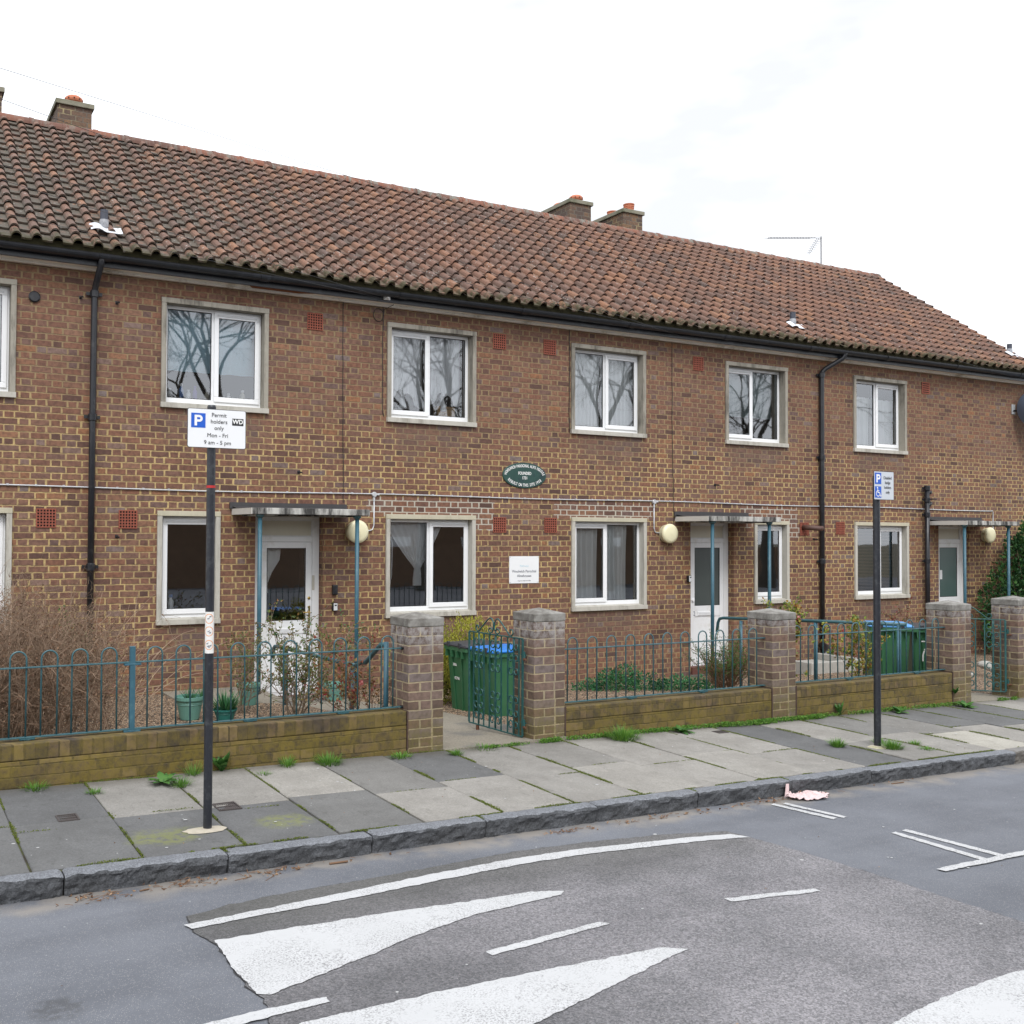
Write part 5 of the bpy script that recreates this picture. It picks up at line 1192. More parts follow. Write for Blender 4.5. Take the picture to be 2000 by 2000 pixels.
m_binblue2 = simple('bin_lid_light_blue', (.10, .30, .62), .4, var=.15, sc=4)
gb = -.215
bin_((5.86, 9.50, gb), 0, 'green wheelie bin with a dark lid behind the open gate', m_binlid, 1., ('2006', 'S 02706'))
bin_((5.88, 9.00, gb), 0, 'green wheelie bin with a blue lid right behind the open gate', m_binblue, 1.)
b3 = bin_((11.12, 8.35, -.14), math.radians(50), 'green wheelie bin with a blue lid behind the right-hand railing', m_binblue2, 1.06)
b4 = bin_((11.70, 8.22, -.14), math.radians(50), 'green wheelie bin with white spray-painted number beside the far gate pier', m_binlid, 1.02)
b = MB()
def spray(pts, w_): 
    for i in range(len(pts)-1):
        (ya, za), (yb, zb_) = pts[i], pts[i+1]; dy_, dz_ = yb-ya, zb_-za; L4 = math.hypot(dy_, dz_) or 1; ny, nz_ = -dz_/L4*w_, dy_/L4*w_
        f = lambda z: -.238+.05*(1-z/.75)
        b.add([(f(za), ya+ny, za+nz_), (f(za), ya-ny, za-nz_), (f(zb_), yb-ny, zb_-nz_), (f(zb_), yb+ny, zb_+nz_)], [(0, 1, 2, 3)])
spray([(math.cos(a)*.085, .20+math.sin(a)*.11) for a in fr(PI*.55, PI*2.5, 20)], .008); spray([(.10, .42), (.10, .50), (.085, .55)], .008); spray([(.085, .56), (.03, .60), (-.06, .61), (-.10, .56)], .009); spray([(.12, .665), (-.12, .665)], .007)
b.build('sprayed_number', m_whitep, b4, fix=False)

# ------------------------------------------------------------------ plant pots
def pot(loc, r, h, mat, label, soil=True):
    t = thing('plant_pot', label, 'plant pot', loc); b = MB()
    b.lathe([(r*.62, 0), (r*.66, .01), (r*.90, h*.80), (r*.92, h*.84), (r*1.02, h*.86), (r*1.03, h), (r*.93, h), (r*.90, h*.88)], (0, 0, 0), 28); b.build('pot', mat, t, smooth=False)
    b = MB()
    for z in (.64, .70): b.lathe([(r*(.66+.24*z/.8)+.001, h*z), (r*(.66+.24*z/.8)+.005, h*z+.005), (r*(.66+.24*(z+.02)/.8)+.001, h*z+.01)], (0, 0, 0), 28)
    b.build('bands', mat, t)
    b = MB(); b.lathe([(r*.91, h*.87), (0, h*.90)], (0, 0, 0), 20); b.build('soil', m_soil, t)
    return t
pot((2.78, 9.82, gz(2.83, 9.82)), .142, .23, m_potg, 'round green plastic pot with grassy bulbs left of the near black post'); pot((3.66, 10.62, -.075), .125, .24, m_potg, 'round green pot on the concrete left of door 3')
pot((4.93, 11.18, -.225), .145, .24, m_potg, 'round green pot under the teal canopy post right of door 3'); pot((3.04, 9.50, gz(3, 9.5)), .115, .13, m_pott, 'low teal pot with leafy plant just right of the near black post')

# ------------------------------------------------------------------ plants
class Leaves:
    def __init__(s): s.v = []; s.f = []; s.a = []
    def leaf(s, p, d, w, l, val, curl=.0):
        d = d.normalized(); side = d.cross(Vector((random.uniform(-1, 1), random.uniform(-1, 1), random.uniform(.2, 1)))); 
        if side.length < .01: side = Vector((1, 0, 0))
        side.normalize(); n = d.cross(side); b = len(s.v); m = p+d*l*.5+n*curl*l
        s.v += [p, m+side*w*.5, p+d*l, m-side*w*.5]; s.f.append((b, b+1, b+2, b+3)); s.a.append(val)
    def blade(s, p, d, w, l, bend, val):
        q = p.copy(); d = d.normalized(); side = Vector((-d.y, d.x, 0)); side = side.normalized() if side.length > .01 else Vector((1, 0, 0)); b = len(s.v); n = 3
        for i in range(n+1):
            ww = w*(1-i/n)*.5+.0004; s.v += [q-side*ww, q+side*ww]; d = (d+Vector((0, 0, -bend))).normalized(); q = q+d*l/n
        for i in range(n): s.f.append((b+2*i, b+2*i+1, b+2*i+3, b+2*i+2)); s.a.append(val)
    def build(s, name, mat, parent=None):
        me = bpy.data.meshes.new(name); me.from_pydata(s.v, [], s.f); me.update(); me.materials.append(mat)
        a = me.attributes.new('rnd', 'FLOAT', 'FACE'); a.data.foreach_set('value', s.a)
        o = bpy.data.objects.new(name, me); C.objects.link(o)
        if parent: o.parent = parent
        return o
R = random.Random(5)
def rv(k=1.): return Vector((R.uniform(-1, 1), R.uniform(-1, 1), R.uniform(-1, 1)))*k
def twig(b, p, d, L, r0_, r1_, n=5, wander=.25, grav=0., sides=4):
    q = [p.copy()]; rad = [r0_]; d = d.normalized()
    for i in range(n): d = (d+rv(wander)+Vector((0, 0, grav))).normalized(); q.append(q[-1]+d*L/n); rad.append(lerp(r0_, r1_, (i+1)/n))
    b.tube(q, 0, sides, cap=False, rad=rad); return q, d

# the large leafless bush at the left
t = thing('brown_bush', 'large tangled leafless brown bush behind the left railing', 'bush', (1.5, 9.3, 0))
b = MB(); lv = Leaves(); o0 = Vector((1.5, 9.3, 0))
def inb(p):  # envelope in garden coordinates: tall at left, falling away to the right
    x = p.x; top = interp(x, [-1.5, .6, 1.25, 1.75, 2.15, 2.55, 2.9], [1.10, 1.15, 1.10, 1.0, .82, .48, .1]); return top
for k in range(430):
    x = R.triangular(-1.4, 1.98, 1.0); y = R.uniform(7.95, 10.4); p = Vector((x, y, gz(x, y))); out = Vector(((x-1.2)*.18+R.uniform(-.40, .38), R.uniform(-.45, .25), 1))
    Lm = max(.3, (inb(p)-p.z)*R.uniform(.75, 1.12)); q, d = twig(b, p-o0, out, Lm, .0055, .002, 6, .16, -.02, 3)
    for j in range(2, 7):
        for _ in range(R.choice((2, 3, 3))):
            q2, d2 = twig(b, q[j], d*.6+rv(.9)+Vector((.0, -.1, .15)), R.uniform(.16, .42), .0026, .0011, 4, .32, -.04, 3)
            for jj in (1, 2, 3, 4):
                if R.random() < .75: q3, d3 = twig(b, q2[jj], d2+rv(1.1), R.uniform(.06, .18), .0015, .0008, 2, .4, 0, 3)
                if R.random() < .8: lv.leaf(q2[jj], rv(1)+Vector((0, 0, -.2)), R.uniform(.008, .017), R.uniform(.014, .03), R.random(), .2)
b.build('twigs', m_twig, t, fix=False); lv.build('dead_leaves', lf_brown, t)
# long pale stems arching over the bush
b = MB()
for k in range(40):
    x = R.uniform(.7, 1.9); y = R.uniform(8.2, 9.8); p = Vector((x, y, gz(x, y)+.2))-o0; twig(b, p, Vector((R.uniform(-.5, .9), R.uniform(-.4, .2), 1.1)), R.uniform(.7, 1.15), .004, .0012, 9, .14, -.09, 4)
b.build('long_stems', simple('pale_stem', (.36, .26, .18), .8, var=.3), t, fix=False)
t = thing('ivy_sprig', 'small green leafy shoot against the drainpipe above the brown bush', 'plant', (2.08, 11.7, .5)); lv = Leaves(); b = MB()
for k in range(9):
    q, d = twig(b, Vector((R.uniform(-.05, .1), 0, -.6)), Vector((R.uniform(-.25, .2), -.05, 1)), R.uniform(.75, 1.15), .004, .0015, 8, .13)
    for p in q[4:]:
        for _ in range(7): lv.leaf(p+rv(.05), rv(1), .024, .036, R.random(), .2)
b.build('stems', m_twig2, t, fix=False); lv.build('leaves', lf_green, t)

def shrub(name, label, cat, base, stems, hgt, spr, leafn, lw, ll, lmat, smat, r0_=.006, seed=1, sub=3, up_=1.0, flowers=0, wander=.2, lowbare=.25, dirx=0.):
    R.seed(seed); t = thing(name, label, cat, base); b = MB(); lv = Leaves(); tips = []
    for k in range(stems):
        a = R.uniform(0, 2*PI); d = Vector((math.cos(a)*spr+dirx, math.sin(a)*spr*.7, up_)); q, dd = twig(b, Vector((R.uniform(-.06, .06), R.uniform(-.05, .05), -.02)), d, hgt*R.uniform(.6, 1.05), r0_, r0_*.4, 7, wander)
        for j in range(2, 8):
            for _ in range(sub):
                q2, d2 = twig(b, q[j], dd*.5+rv(.8)+Vector((0, 0, .3)), hgt*R.uniform(.12, .32), r0_*.42, r0_*.2, 4, .3)
                tips.append(q2[-1])
                for p in q2[1:]:
                    if p.z < hgt*lowbare*R.uniform(.6, 1.3): continue
                    for _ in range(leafn): lv.leaf(p+rv(.015), rv(1)+Vector((0, 0, .15)), lw*R.uniform(.6, 1.2), ll*R.uniform(.6, 1.2), min(1, max(0, R.gauss(.5, .28))), .25)
    b.build('stems', smat, t, fix=False); lv.build('foliage', lmat, t)
    for i in range(flowers):
        fl = Leaves(); p = R.choice([x for x in tips if x.z > hgt*.5])
        for k in range(22): fl.leaf(p+rv(.008), rv(1)+Vector((0, 0, .4)), .03, .034, R.random(), .5)
        fl.build('flower', lf_fl, t)
    return t
lf_rose2 = leafmat('rose_leaf_yellow', [(.06, .16, .03), (.16, .24, .04), (.34, .34, .05), (.28, .10, .03), (.10, .20, .05)])
shrub('rose_bush', 'large green-leaved rose bush in front of door 3 behind the railing', 'rose bush', (3.62, 9.1, gz(3.62, 9.1)), 18, 1.05, .42, 3, .019, .038, lf_rose, m_twig2, .007, 21, 2, 1.0, 0, .24, .30)
shrub('rose_bush', 'bare-stemmed rose with yellowish leaves beside the round green pot left of door 3', 'rose bush', (3.35, 10.0, gz(3.35, 10)), 9, .85, .36, 2, .018, .032, lf_rose, m_twig2, .007, 22, 2, 1.0, 0, .26, .35)
shrub('rose_bush', 'red-leaved rose bush with a pink bloom just left of the brick gate pier', 'rose bush', (3.95, 8.35, gz(3.9, 8.35)), 10, .84, .42, 2, .028, .040, lf_red, m_twig3, .006, 23, 2, 1.0, 3, .24, .38, -.05)
shrub('flowering_shrub', 'budding brown-stemmed shrub below door 2 behind the middle railing', 'shrub', (9.55, 9.45, gz(9.5, 9.45)), 44, .72, .55, 2, .013, .022, lf_green, m_twig3, .006, 24, 3, .9, 0, .17, .42)
shrub('rose_bush', 'tall rose bush with yellow and red leaves behind the right-hand railing', 'rose bush', (9.95, 9.0, gz(9.9, 9)), 11, 1.0, .30, 5, .034, .050, lf_rose2, m_twig2, .010, 25, 2, 1.1, 3, .2, .35)
shrub('rose_bush', 'small rose with yellow-green leaves against the green bins', 'rose bush', (10.35, 8.1, gz(10.3, 8.1)), 6, .92, .25, 4, .034, .046, lf_rose2, m_twig2, .006, 26, 2, 1.1, 1, .2, .45)
shrub('red_shrub', 'dark red-leaved shrub seen through the far gate', 'shrub', (13.3, 9.4, -.2), 22, .95, .5, 3, .026, .032, lf_red, m_twig3, .006, 27, 3, .9, 0)

def cloud(name, label, cat, blobs, n, lw, ll, mat, seed, smat=None, up_=.1):
    R.seed(seed); bx, by, bz = blobs[0][:3]; t = thing(name, label, cat, (bx, by, bz)); lv = Leaves(); tot = sum(s[3]*s[4]*s[5] for s in blobs)
    for (x, y, z, rx, ry, rz_) in blobs:
        m = int(n*(rx*ry*rz_)/tot)
        for k in range(m):
            d = rv(1)
            if d.length > 1: continue
            d = d.normalized()*(R.random()**.35); q = noise.noise(Vector((x+d.x*3, y+d.y*3, z+d.z*3)))
            k_ = 1+.45*q; p = Vector((x+d.x*rx*k_-bx, y+d.y*ry*k_-by, z+d.z*rz_*k_-bz)); v = .5+.9*noise.noise(Vector((p.x*4, p.y*4, p.z*4+5)))+R.uniform(-.2, .2)
            lv.leaf(p, d+rv(.7)+Vector((0, 0, up_)), lw*R.uniform(.6, 1.3), ll*R.uniform(.6, 1.3), min(1, max(0, v)), .2)
    b = MB()
    for (x, y, z, rx, ry, rz_) in blobs:
        g0 = Vector((x-bx, y-by, gz(x, y)-bz))
        for k in range(7): twig(b, g0+Vector((R.uniform(-.05, .05), 0, 0)), Vector((R.uniform(-rx, rx)*.8, R.uniform(-ry, ry)*.5, z+rz_*.6-gz(x, y))), (z-gz(x, y)+rz_*.6), .008, .003, 6, .12)
    b.build('stems', smat or m_twig2, t, fix=False); lv.build('foliage', mat, t); return t
cloud('hedge', 'dark green leafy hedge at the right edge behind the canopy post', 'hedge', [(19.55, 11.62, .9, .80, .30, 1.25), (18.75, 11.66, .40, .55, .26, .80), (20.8, 11.2, .8, 1., .6, 1.2), (19.9, 11.5, 1.65, .6, .35, .5)], 30000, .05, .075, lf_dark, 31)
cloud('golden_shrub', 'yellow-green low shrub above the last brick pier at right', 'shrub', [(17.95, 10.4, .22, .6, .4, .35), (18.8, 10.3, .25, .6, .4, .38)], 6000, .035, .05, lf_yel, 32)
cloud('golden_conifer', 'yellow-green conifer squeezed between the gate pier and the dark-lidded bin', 'conifer', [(5.66, 10.15, .24, .44, .34, .54), (6.3, 10.3, .26, .42, .3, .56)], 34000, .014, .038, lf_yel, 33, up_=1.2)
cloud('ground_cover', 'mound of small green leaves on the gravel below door 2', 'ground cover plant', [(9.0, 10.8, -.28, .58, .36, .30), (9.7, 10.4, -.28, .60, .40, .18), (8.5, 10.9, -.30, .3, .25, .14)], 15000, .026, .034, lf_gc, 34)
cloud('ground_cover', 'small patch of green leaves at the foot of the middle pier', 'ground cover plant', [(9.3, 8.35, -.12, .3, .3, .12)], 1500, .022, .03, lf_gc, 35)
# bulbs and leafy plants in the pots
def tuft(name, label, cat, loc, n, l, w, spread, mat, seed, bend=.18):
    R.seed(seed); t = thing(name, label, cat, loc); lv = Leaves()
    for k in range(n):
        a = R.uniform(0, 2*PI); rr_ = R.random()**.6; l_ = l*(.8 if name == 'weed' else 1); lv.blade(Vector((math.cos(a)*rr_*spread*.5, math.sin(a)*rr_*spread*.5, 0)), Vector((math.cos(a)*rr_*.8, math.sin(a)*rr_*.8, 1)), w*R.uniform(.7, 1.2), l_*R.uniform(.45, 1.1), bend*R.uniform(.3, 1.4), R.random())
    lv.build('blades', mat, t); return t
tuft('potted_bulbs', 'spiky grassy bulbs in the round pot left of the near black post', 'plant', (2.78, 9.82, gz(2.83, 9.82)+.2), 60, .14, .009, .10, lf_gc, 41, .08); tuft('potted_bulbs', 'spiky grassy bulbs at the right side of the same round pot', 'plant', (2.90, 9.80, gz(2.83, 9.82)+.2), 40, .13, .009, .07, lf_gc, 42, .08)
tuft('potted_plant', 'leafy green plant in the low teal pot', 'plant', (3.04, 9.50, gz(3, 9.5)+.12), 130, .20, .022, .2, lf_gc, 43, .2)
# weeds on the pavement -------------------------------------------------
def rosette(loc, n, l, w, label, seed, erect=.45, mat=lf_green):
    R.seed(seed); t = thing('weed', label, 'weed', loc); lv = Leaves()
    for k in range(n):
        a = 2*PI*k/n+R.uniform(-.3, .3); e = erect*R.uniform(.5, 1.5); d = Vector((math.cos(a), math.sin(a)-.1, e)).normalized(); side = Vector((-d.y, d.x, 0)).normalized(); q = Vector((0, 0, 0)); bse = len(lv.v); LL = l*.8*R.uniform(.6, 1.1); m = 7
        for i in range(m+1):
            ww = w*math.sin(PI*min(.97, (i+.4)/(m+.6)))*.5*(1+.35*(i % 2)); lv.v += [q-side*ww, q+side*ww+Vector((0, 0, .002))]; d = (d+Vector((0, 0, -.11))).normalized(); q = q+d*LL/m; q.z = max(q.z, .002)
        for i in range(m): lv.f.append((bse+2*i, bse+2*i+1, bse+2*i+3, bse+2*i+2)); lv.a.append(R.random())
    lv.build('leaves', mat, t)
def G(x, y): return (x, y, pav(x, y))
rosette(G(1.80, 7.02), 12, .19, .045, 'dandelion leaves on the pavement against the left wall, left of the near post', 51, .8); tuft('weed', 'grass tuft beside the dandelion left of the near post', 'weed', G(1.90, 6.90), 130, .10, .005, .12, lf_grass, 52, .28)
rosette((2.28, 7.20, pav(2.28, 7.2)), 16, .20, .05, 'broad-leaved weed growing up the wall just right of the near post', 53, 2.4); tuft('weed', 'thin grass at the wall just left of the near post', 'weed', G(2.06, 7.17), 70, .13, .005, .10, lf_grass, 54, .16)
tuft('weed', 'low grass tuft at the foot of the wall at far left', 'weed', G(.98, 7.18), 130, .085, .005, .16, lf_grass, 55, .3); tuft('weed', 'small grass tuft in the paving joint near the left drain cover', 'weed', G(1.32, 6.93), 90, .055, .005, .09, lf_grass, 56, .35)
tuft('weed', 'grass tuft at the wall below the rose bushes', 'weed', G(2.78, 7.16), 120, .12, .005, .10, lf_grass, 57, .22); tuft('weed', 'dense grass tuft at the wall below the red rose', 'weed', G(3.10, 7.12), 240, .12, .006, .18, lf_grass, 58, .22)
tuft('weed', 'small tuft in the joint below the wall, between two grass clumps', 'weed', G(2.53, 6.98), 60, .06, .005, .08, lf_grass, 59, .3); tuft('weed', 'ragged weed at the foot of the left gate pier', 'weed', G(3.72, 7.12), 90, .08, .008, .16, lf_grass, 60, .3)
tuft('weed', 'bright green tuft at the path edge in the open gateway', 'weed', G(4.19, 7.05), 120, .07, .006, .10, lf_grass, 61, .3); tuft('weed', 'grass strip along the gate path edge', 'weed', G(4.52, 7.16), 120, .06, .005, .22, lf_grass, 62, .3)
tuft('weed', 'large spreading grass clump at the wall right of the gate', 'weed', G(5.90, 7.06), 420, .16, .006, .26, lf_grass, 63, .28); rosette(G(6.62, 7.10), 18, .17, .035, 'dandelion rosette at the wall under the middle railing', 64, .75)
rosette(G(9.62, 7.08), 16, .17, .05, 'broad-leaved weed at the wall behind the right post', 65, 1.0); rosette(G(10.70, 7.06), 16, .17, .05, 'broad-leaved weed at the foot of the far gate pier', 66, .9); rosette((10.765, 7.22, pav(10.7, 7.2)+.12), 9, .10, .03, 'small weed climbing the joint of the far gate pier', 67, 2.2)
rosette((8.86, 7.20, pav(8.8, 7.2)), 12, .20, .025, 'dark dock weed at the wall left of the right post', 68, 2.6); tuft('weed', 'round grass tuft in the paving left of the right post', 'weed', G(7.50, 6.12), 260, .10, .005, .11, lf_grass, 69, .2)
tuft('weed', 'round grass tuft against the foot of the right post', 'weed', G(7.89, 5.87), 340, .11, .005, .15, lf_grass, 70, .2); tuft('weed', 'small tuft behind the right post', 'weed', G(8.03, 6.10), 120, .06, .005, .15, lf_grass, 71, .2)
tuft('weed', 'small tuft right of the right post', 'weed', G(8.26, 5.92), 90, .06, .005, .09, lf_grass, 72, .2); tuft('weed', 'low tuft by the kerb right of the right post', 'weed', G(8.14, 5.72), 120, .05, .006, .12, lf_grass, 73, .3)
# creeping weeds and moss in the joints
R.seed(80); lv = Leaves()
def creep(x, y, n, s, h):
    for k in range(n):
        a = R.uniform(0, 2*PI); rr_ = R.random()**.5*s; px, py = x+math.cos(a)*rr_*1.8, y+math.sin(a)*rr_*.55
        if py > 7.245: py = 7.24
        lv.leaf(Vector((px, py, pav(px, py)+R.random()*h)), rv(1)+Vector((0, 0, .6)), .012, .016, R.random(), .2)
for k in range(150):
    x = R.choice((R.uniform(5.1, 6.5), R.uniform(6.3, 7.9), R.uniform(7.2, 8.6), R.uniform(7.6, 8.6), R.uniform(8.4, 10.9), R.uniform(11.5, 14))); creep(x, 7.18-(.05 if 7.3 < x < 8.5 else 0)*R.random(), 55, R.uniform(.03, .075), .035)
for k in range(10): creep(R.uniform(4.6, 5.3), 7.17, 40, .04, .02)
tag(lv.build('creeping_weeds', lf_grass), 'bright green creeping weeds along the foot of the wall, thickest by the middle pier', 'weeds', kind='stuff')
lv = Leaves(); R.seed(81)
def mossline(xa, ya, xb, yb, dens, wd=.007, hm=.012):
    L5 = math.hypot(xb-xa, yb-ya); n = int(L5*dens)
    for k in range(n):
        t_ = R.random(); x, y = lerp(xa, xb, t_), lerp(ya, yb, t_); q = noise.noise(Vector((x*3.1, y*3.1, 4)))
        if q < -.02: continue
        k2 = 1+1.6*max(0, q); x += R.gauss(0, wd*.6*k2); y += R.gauss(0, wd*.6*k2); lv.leaf(Vector((x, y, pav(x, y)-.004+R.random()*hm*(.3+q))), rv(1)+Vector((0, 0, .9)), .006, .009, R.random(), .1)
for k in range(-2, 20):
    x = .74+.5755*k; dn = 700 if k < 5 else (1900 if k < 11 else 1300); mossline(x, 5.5, x, 7.22, dn, .009 if k > 4 else .006)
    ym = 6.35 if k % 2 else 6.20; mossline(x, ym, x+.5755, ym, 350, .004)
mossline(-.5, 5.497, 13, 5.497, 1100, .007); mossline(-.5, 7.235, 12, 7.235, 700, .008)
for x in kx: mossline(x, 5.42, x, 5.5, 900, .008)
tag(lv.build('moss', lf_moss), 'moss and tiny weeds growing in the joints between the paving flags', 'moss', kind='stuff')
# litter ---------------------------------------------------------------
R.seed(90); lv = Leaves(); bt = MB()
for (cx, cy, n, sx, sy) in ((1.06, 5.30, 60, .10, .035), (1.50, 5.31, 50, .10, .03), (1.98, 5.31, 45, .10, .03), (4.0, 5.30, 40, .14, .02), (4.45, 5.30, 15, .05, .02), (4.75, 5.31, 20, .05, .02), (5.1, 5.31, 20, .09, .02), (5.75, 5.33, 60, .20, .03), (6.25, 5.34, 25, .12, .02), (7.2, 5.35, 8, .2, .02), (2.7, 5.33, 8, .5, .02)):
    for k in range(n):
        x = R.gauss(cx, sx); y = min(5.372, R.gauss(cy, sy)); p = Vector((x, y, road(x)+R.random()*.012+.002))
        if R.random() < .55: lv.leaf(p, Vector((R.uniform(-1, 1), R.uniform(-1, 1), R.uniform(-.05, .3))), R.uniform(.008, .02), R.uniform(.015, .04), R.random(), .3)
        else: a = R.uniform(-.7, .7) if R.random() < .7 else R.uniform(0, PI); L6 = R.uniform(.015, .05); bt.tube([p, p+Vector((math.cos(a)*L6*.5, math.sin(a)*L6*.5, .003)), p+Vector((math.cos(a)*L6, math.sin(a)*L6, .001))], .0014, 4)
for (x, y, a, L6, r_) in ((2.32, 5.31, -.1, .11, .006), (2.0, 5.33, .4, .09, .002), (1.75, 5.27, .2, .1, .002), (1.9, 5.2, .7, .08, .0016), (6.35, 5.33, -.2, .05, .006), (1.25, 5.31, .1, .05, .004), (7.15, 5.33, -.1, .13, .004)):
    bt.tube([(x, y, road(x)+r_), (x+math.cos(a)*L6, y+math.sin(a)*L6, road(x)+r_*1.3)], r_, 6)
for k in range(70):
    x = R.uniform(.6, 9); y = R.choice((R.uniform(2.5, 5.3), R.uniform(5.6, 7.2), R.uniform(5.6, 7.2))); z = (road(x)+.006) if y < 5.37 else pav(x, y)+.004; lv.leaf(Vector((x, y, z)), Vector((R.uniform(-1, 1), R.uniform(-1, 1), .03)), .007, .012, R.random(), .05)
lo_ = lv.build('leaf_litter', lf_lit); tag(lo_, 'brown twigs and dead leaves lying in the gutter along the kerb', 'litter', kind='stuff'); bt.build('twig_scraps', m_twig3, lo_)
b = MB()
for k in range(120):
    x = R.uniform(.4, 9.5); y = R.choice((R.uniform(2.0, 5.3), R.uniform(5.6, 7.2))); z = (road(x)+.0052) if y < 5.37 else pav(x, y)+.0042; r_ = R.uniform(.003, .008)*R.choice((1, 1, 1.6)); b.add([(x+math.cos(a)*r_*1.2, y+math.sin(a)*r_, z) for a in fr(0, 2*PI, 7)[:-1]], [tuple(range(7))])
tag(b.build('gum_spots', simple('old_gum', (.42, .42, .42), .8), fix=False), 'pale flattened gum and paint spots scattered over pavement and road', 'spots', kind='stuff')
# pink rag by the kerb
t = MB(); n = 26; vs = []
for i in range(n+1):
    for j in range(n+1):
        u, v = i/n-.5, j/n-.5; q = noise.noise(Vector((u*6, v*6, 1))); q2 = noise.noise(Vector((u*14, v*11, 5)))
        x = 6.16+u*.42*(1+.35*noise.noise(Vector((v*3, 2, 2))))+q*.03; y = 5.285+v*.19*(1+.6*noise.noise(Vector((u*4, 7, 2))))-.02*u; hgt = .006+.030*abs(q)+.024*abs(q2)+.05*max(0, -u-.28)*(1+2*q)
        vs.append((x, min(y, 5.372), road(x)+.003+hgt))
t.add(vs, [(i*(n+1)+j, (i+1)*(n+1)+j, (i+1)*(n+1)+j+1, i*(n+1)+j+1) for i in range(n) for j in range(n) if (i-n/2)**2/(n*.52)**2+(j-n/2)**2/(n*.5)**2 < .8+.3*noise.noise(Vector((i*.4, j*.4, 0)))])
o = t.build('rag', m_cloth, smooth=True, fix=False); tag(o, 'crumpled pink rag lying in the gutter against the kerb', 'rag'); md = o.modifiers.new('s', 'SOLIDIFY'); md.thickness = .002
b = MB(); b.add([(6.00, 5.36, road(6)), (6.05, 5.372, road(6)), (6.06, 5.372, road(6)+.095), (6.02, 5.365, road(6)+.10), (6.035, 5.35, road(6)+.05)], [(0, 1, 4), (1, 2, 4), (2, 3, 4), (3, 0, 4)]); b.build('fold', m_cloth, o, fix=False)
# concrete gully surround with black hopper
t = thing('gully_surround', 'pale concrete drain surround with black pipe shoe at the foot of the right drainpipe', 'drain', (13.6, 11.2, gz(13.6, 11.2)))
b = MB(); frame_box3 = ((-.95, .30, -.42, -.34), (-.95, -.87, -.34, .5), (.22, .30, -.34, .5)); [b.box(x0, x1, y0, y1, -.1, .20) for x0, x1, y0, y1 in frame_box3]; b.box(-.86, .21, -.33, .5, -.1, .1); b.build('kerbing', m_stone, t, bevel=.01)
b = MB(); b.tube([(.6, .70, .30), (.55, .55, .26), (.45, .45, .2), (.3, .4, .15)], .06, 12); b.build('pipe_shoe', m_blackp, t, smooth=True)
# stones seen through the far gate
t = thing('stone_edging', 'pale stones edging the gravel seen through the far gate', 'stones', (13.6, 8.8, -.1)); R.seed(95)
for k in range(9):
    b = MB(); cx, cy = -.9+k*.23, R.uniform(-.05, .05)+.25*(k % 3); s_ = R.uniform(.07, .12); pr = [(0, -s_*.3)]+[(s_*math.cos(a), s_*.6*math.sin(a)+s_*.3) for a in fr(-.4, PI/2, 5)]; b.lathe([(max(0, p[0]), p[1]) for p in pr], (cx, cy, 0), 9); b.build('stone', m_stone, t)

# ------------------------------------------------------------------ curtains and things behind the glass
def sheetm(name, label, cat, fn, nu, nv, mat, grp=None):
    vs = [fn(i/nu, j/nv) for j in range(nv+1) for i in range(nu+1)]; b = MB(); b.add(vs, [(j*(nu+1)+i, j*(nu+1)+i+1, (j+1)*(nu+1)+i+1, (j+1)*(nu+1)+i) for j in range(nv) for i in range(nu)])
    return tag(b.build(name, mat, fix=False, smooth=True), label, cat, grp)
def pleated(w, xa, xb, za, zb, mat, label, n=9, amp=.018, yo=.055):
    y = w[4]+yo
    sheetm('curtain', label, 'curtain', lambda u, v: (lerp(xa, xb, u)+.010*math.sin(v*3+u*9), y+amp*math.sin(u*2*PI*n+.6*math.sin(v*3))+.006*math.sin(u*51), lerp(zb, za, v)), 90, 8, mat)
def tied(w, xa, xb, xt, zt, zb, zk, mat, label, hang=.22, kw=.05, seed=0):
    y = w[4]+.035
    def fn(u, v):
        if v < .72: t_ = v/.72; k = t_**1.25; x = lerp(lerp(xa, xb, u), xt+(u-.5)*kw, k); z = lerp(zt, zk, t_)+.05*math.sin(u*PI)*(1-t_)*t_
        else: t_ = (v-.72)/.28; x = xt+(u-.5)*(kw+(.13-kw)*math.sin(t_*PI*.6)); z = zk-hang*t_
        return (x, y+.010*math.sin(u*2*PI*8+seed)+.02*v, z)
    sheetm('curtain', label, 'curtain', fn, 80, 22, mat)
w = WF[1]; pleated(w, w[0], w[1], w[2]+.42, w[3], m_sheer, 'pale blue sheer curtain in the upstairs window above the permit sign', 5, .02, .12)
w = WF[2]; mid = (w[0]+w[1])/2
def swag(x0, x1, w, label, s):
    y = w[4]+.09; cx = (x0+x1)/2
    def fn(u, v):
        x = lerp(x0, x1, u); e = abs(u-.5)*2; zb_ = w[2]+.40-.28*(e**1.5)*(1 if (u > .5) == (s > 0) else .75)+.03*math.sin(u*20); z = lerp(w[3], zb_, v); return (x+(cx-x)*.18*v*(1-e), y+.014*math.sin(u*2*PI*6+v), z)
    sheetm('curtain', label, 'curtain', fn, 60, 14, m_net); 
    b = MB(); b.lathe([(.02, .40), (.035, .36), (.018, .33), (.035, .26), (.055, .17), (.05, .15)], (cx, y, w[2]), 12); tag(b.build('curtain_knot', m_net), label.replace('swagged net curtain', 'knotted curtain tail').replace(' of the window', ', window'), 'curtain')
swag(w[0]+.01, mid-.02, w, 'swagged net curtain in the left light of the window left of the plaque', 1); swag(mid+.03, w[1]-.04, w, 'swagged net curtain in the right light of the window left of the plaque', -1)
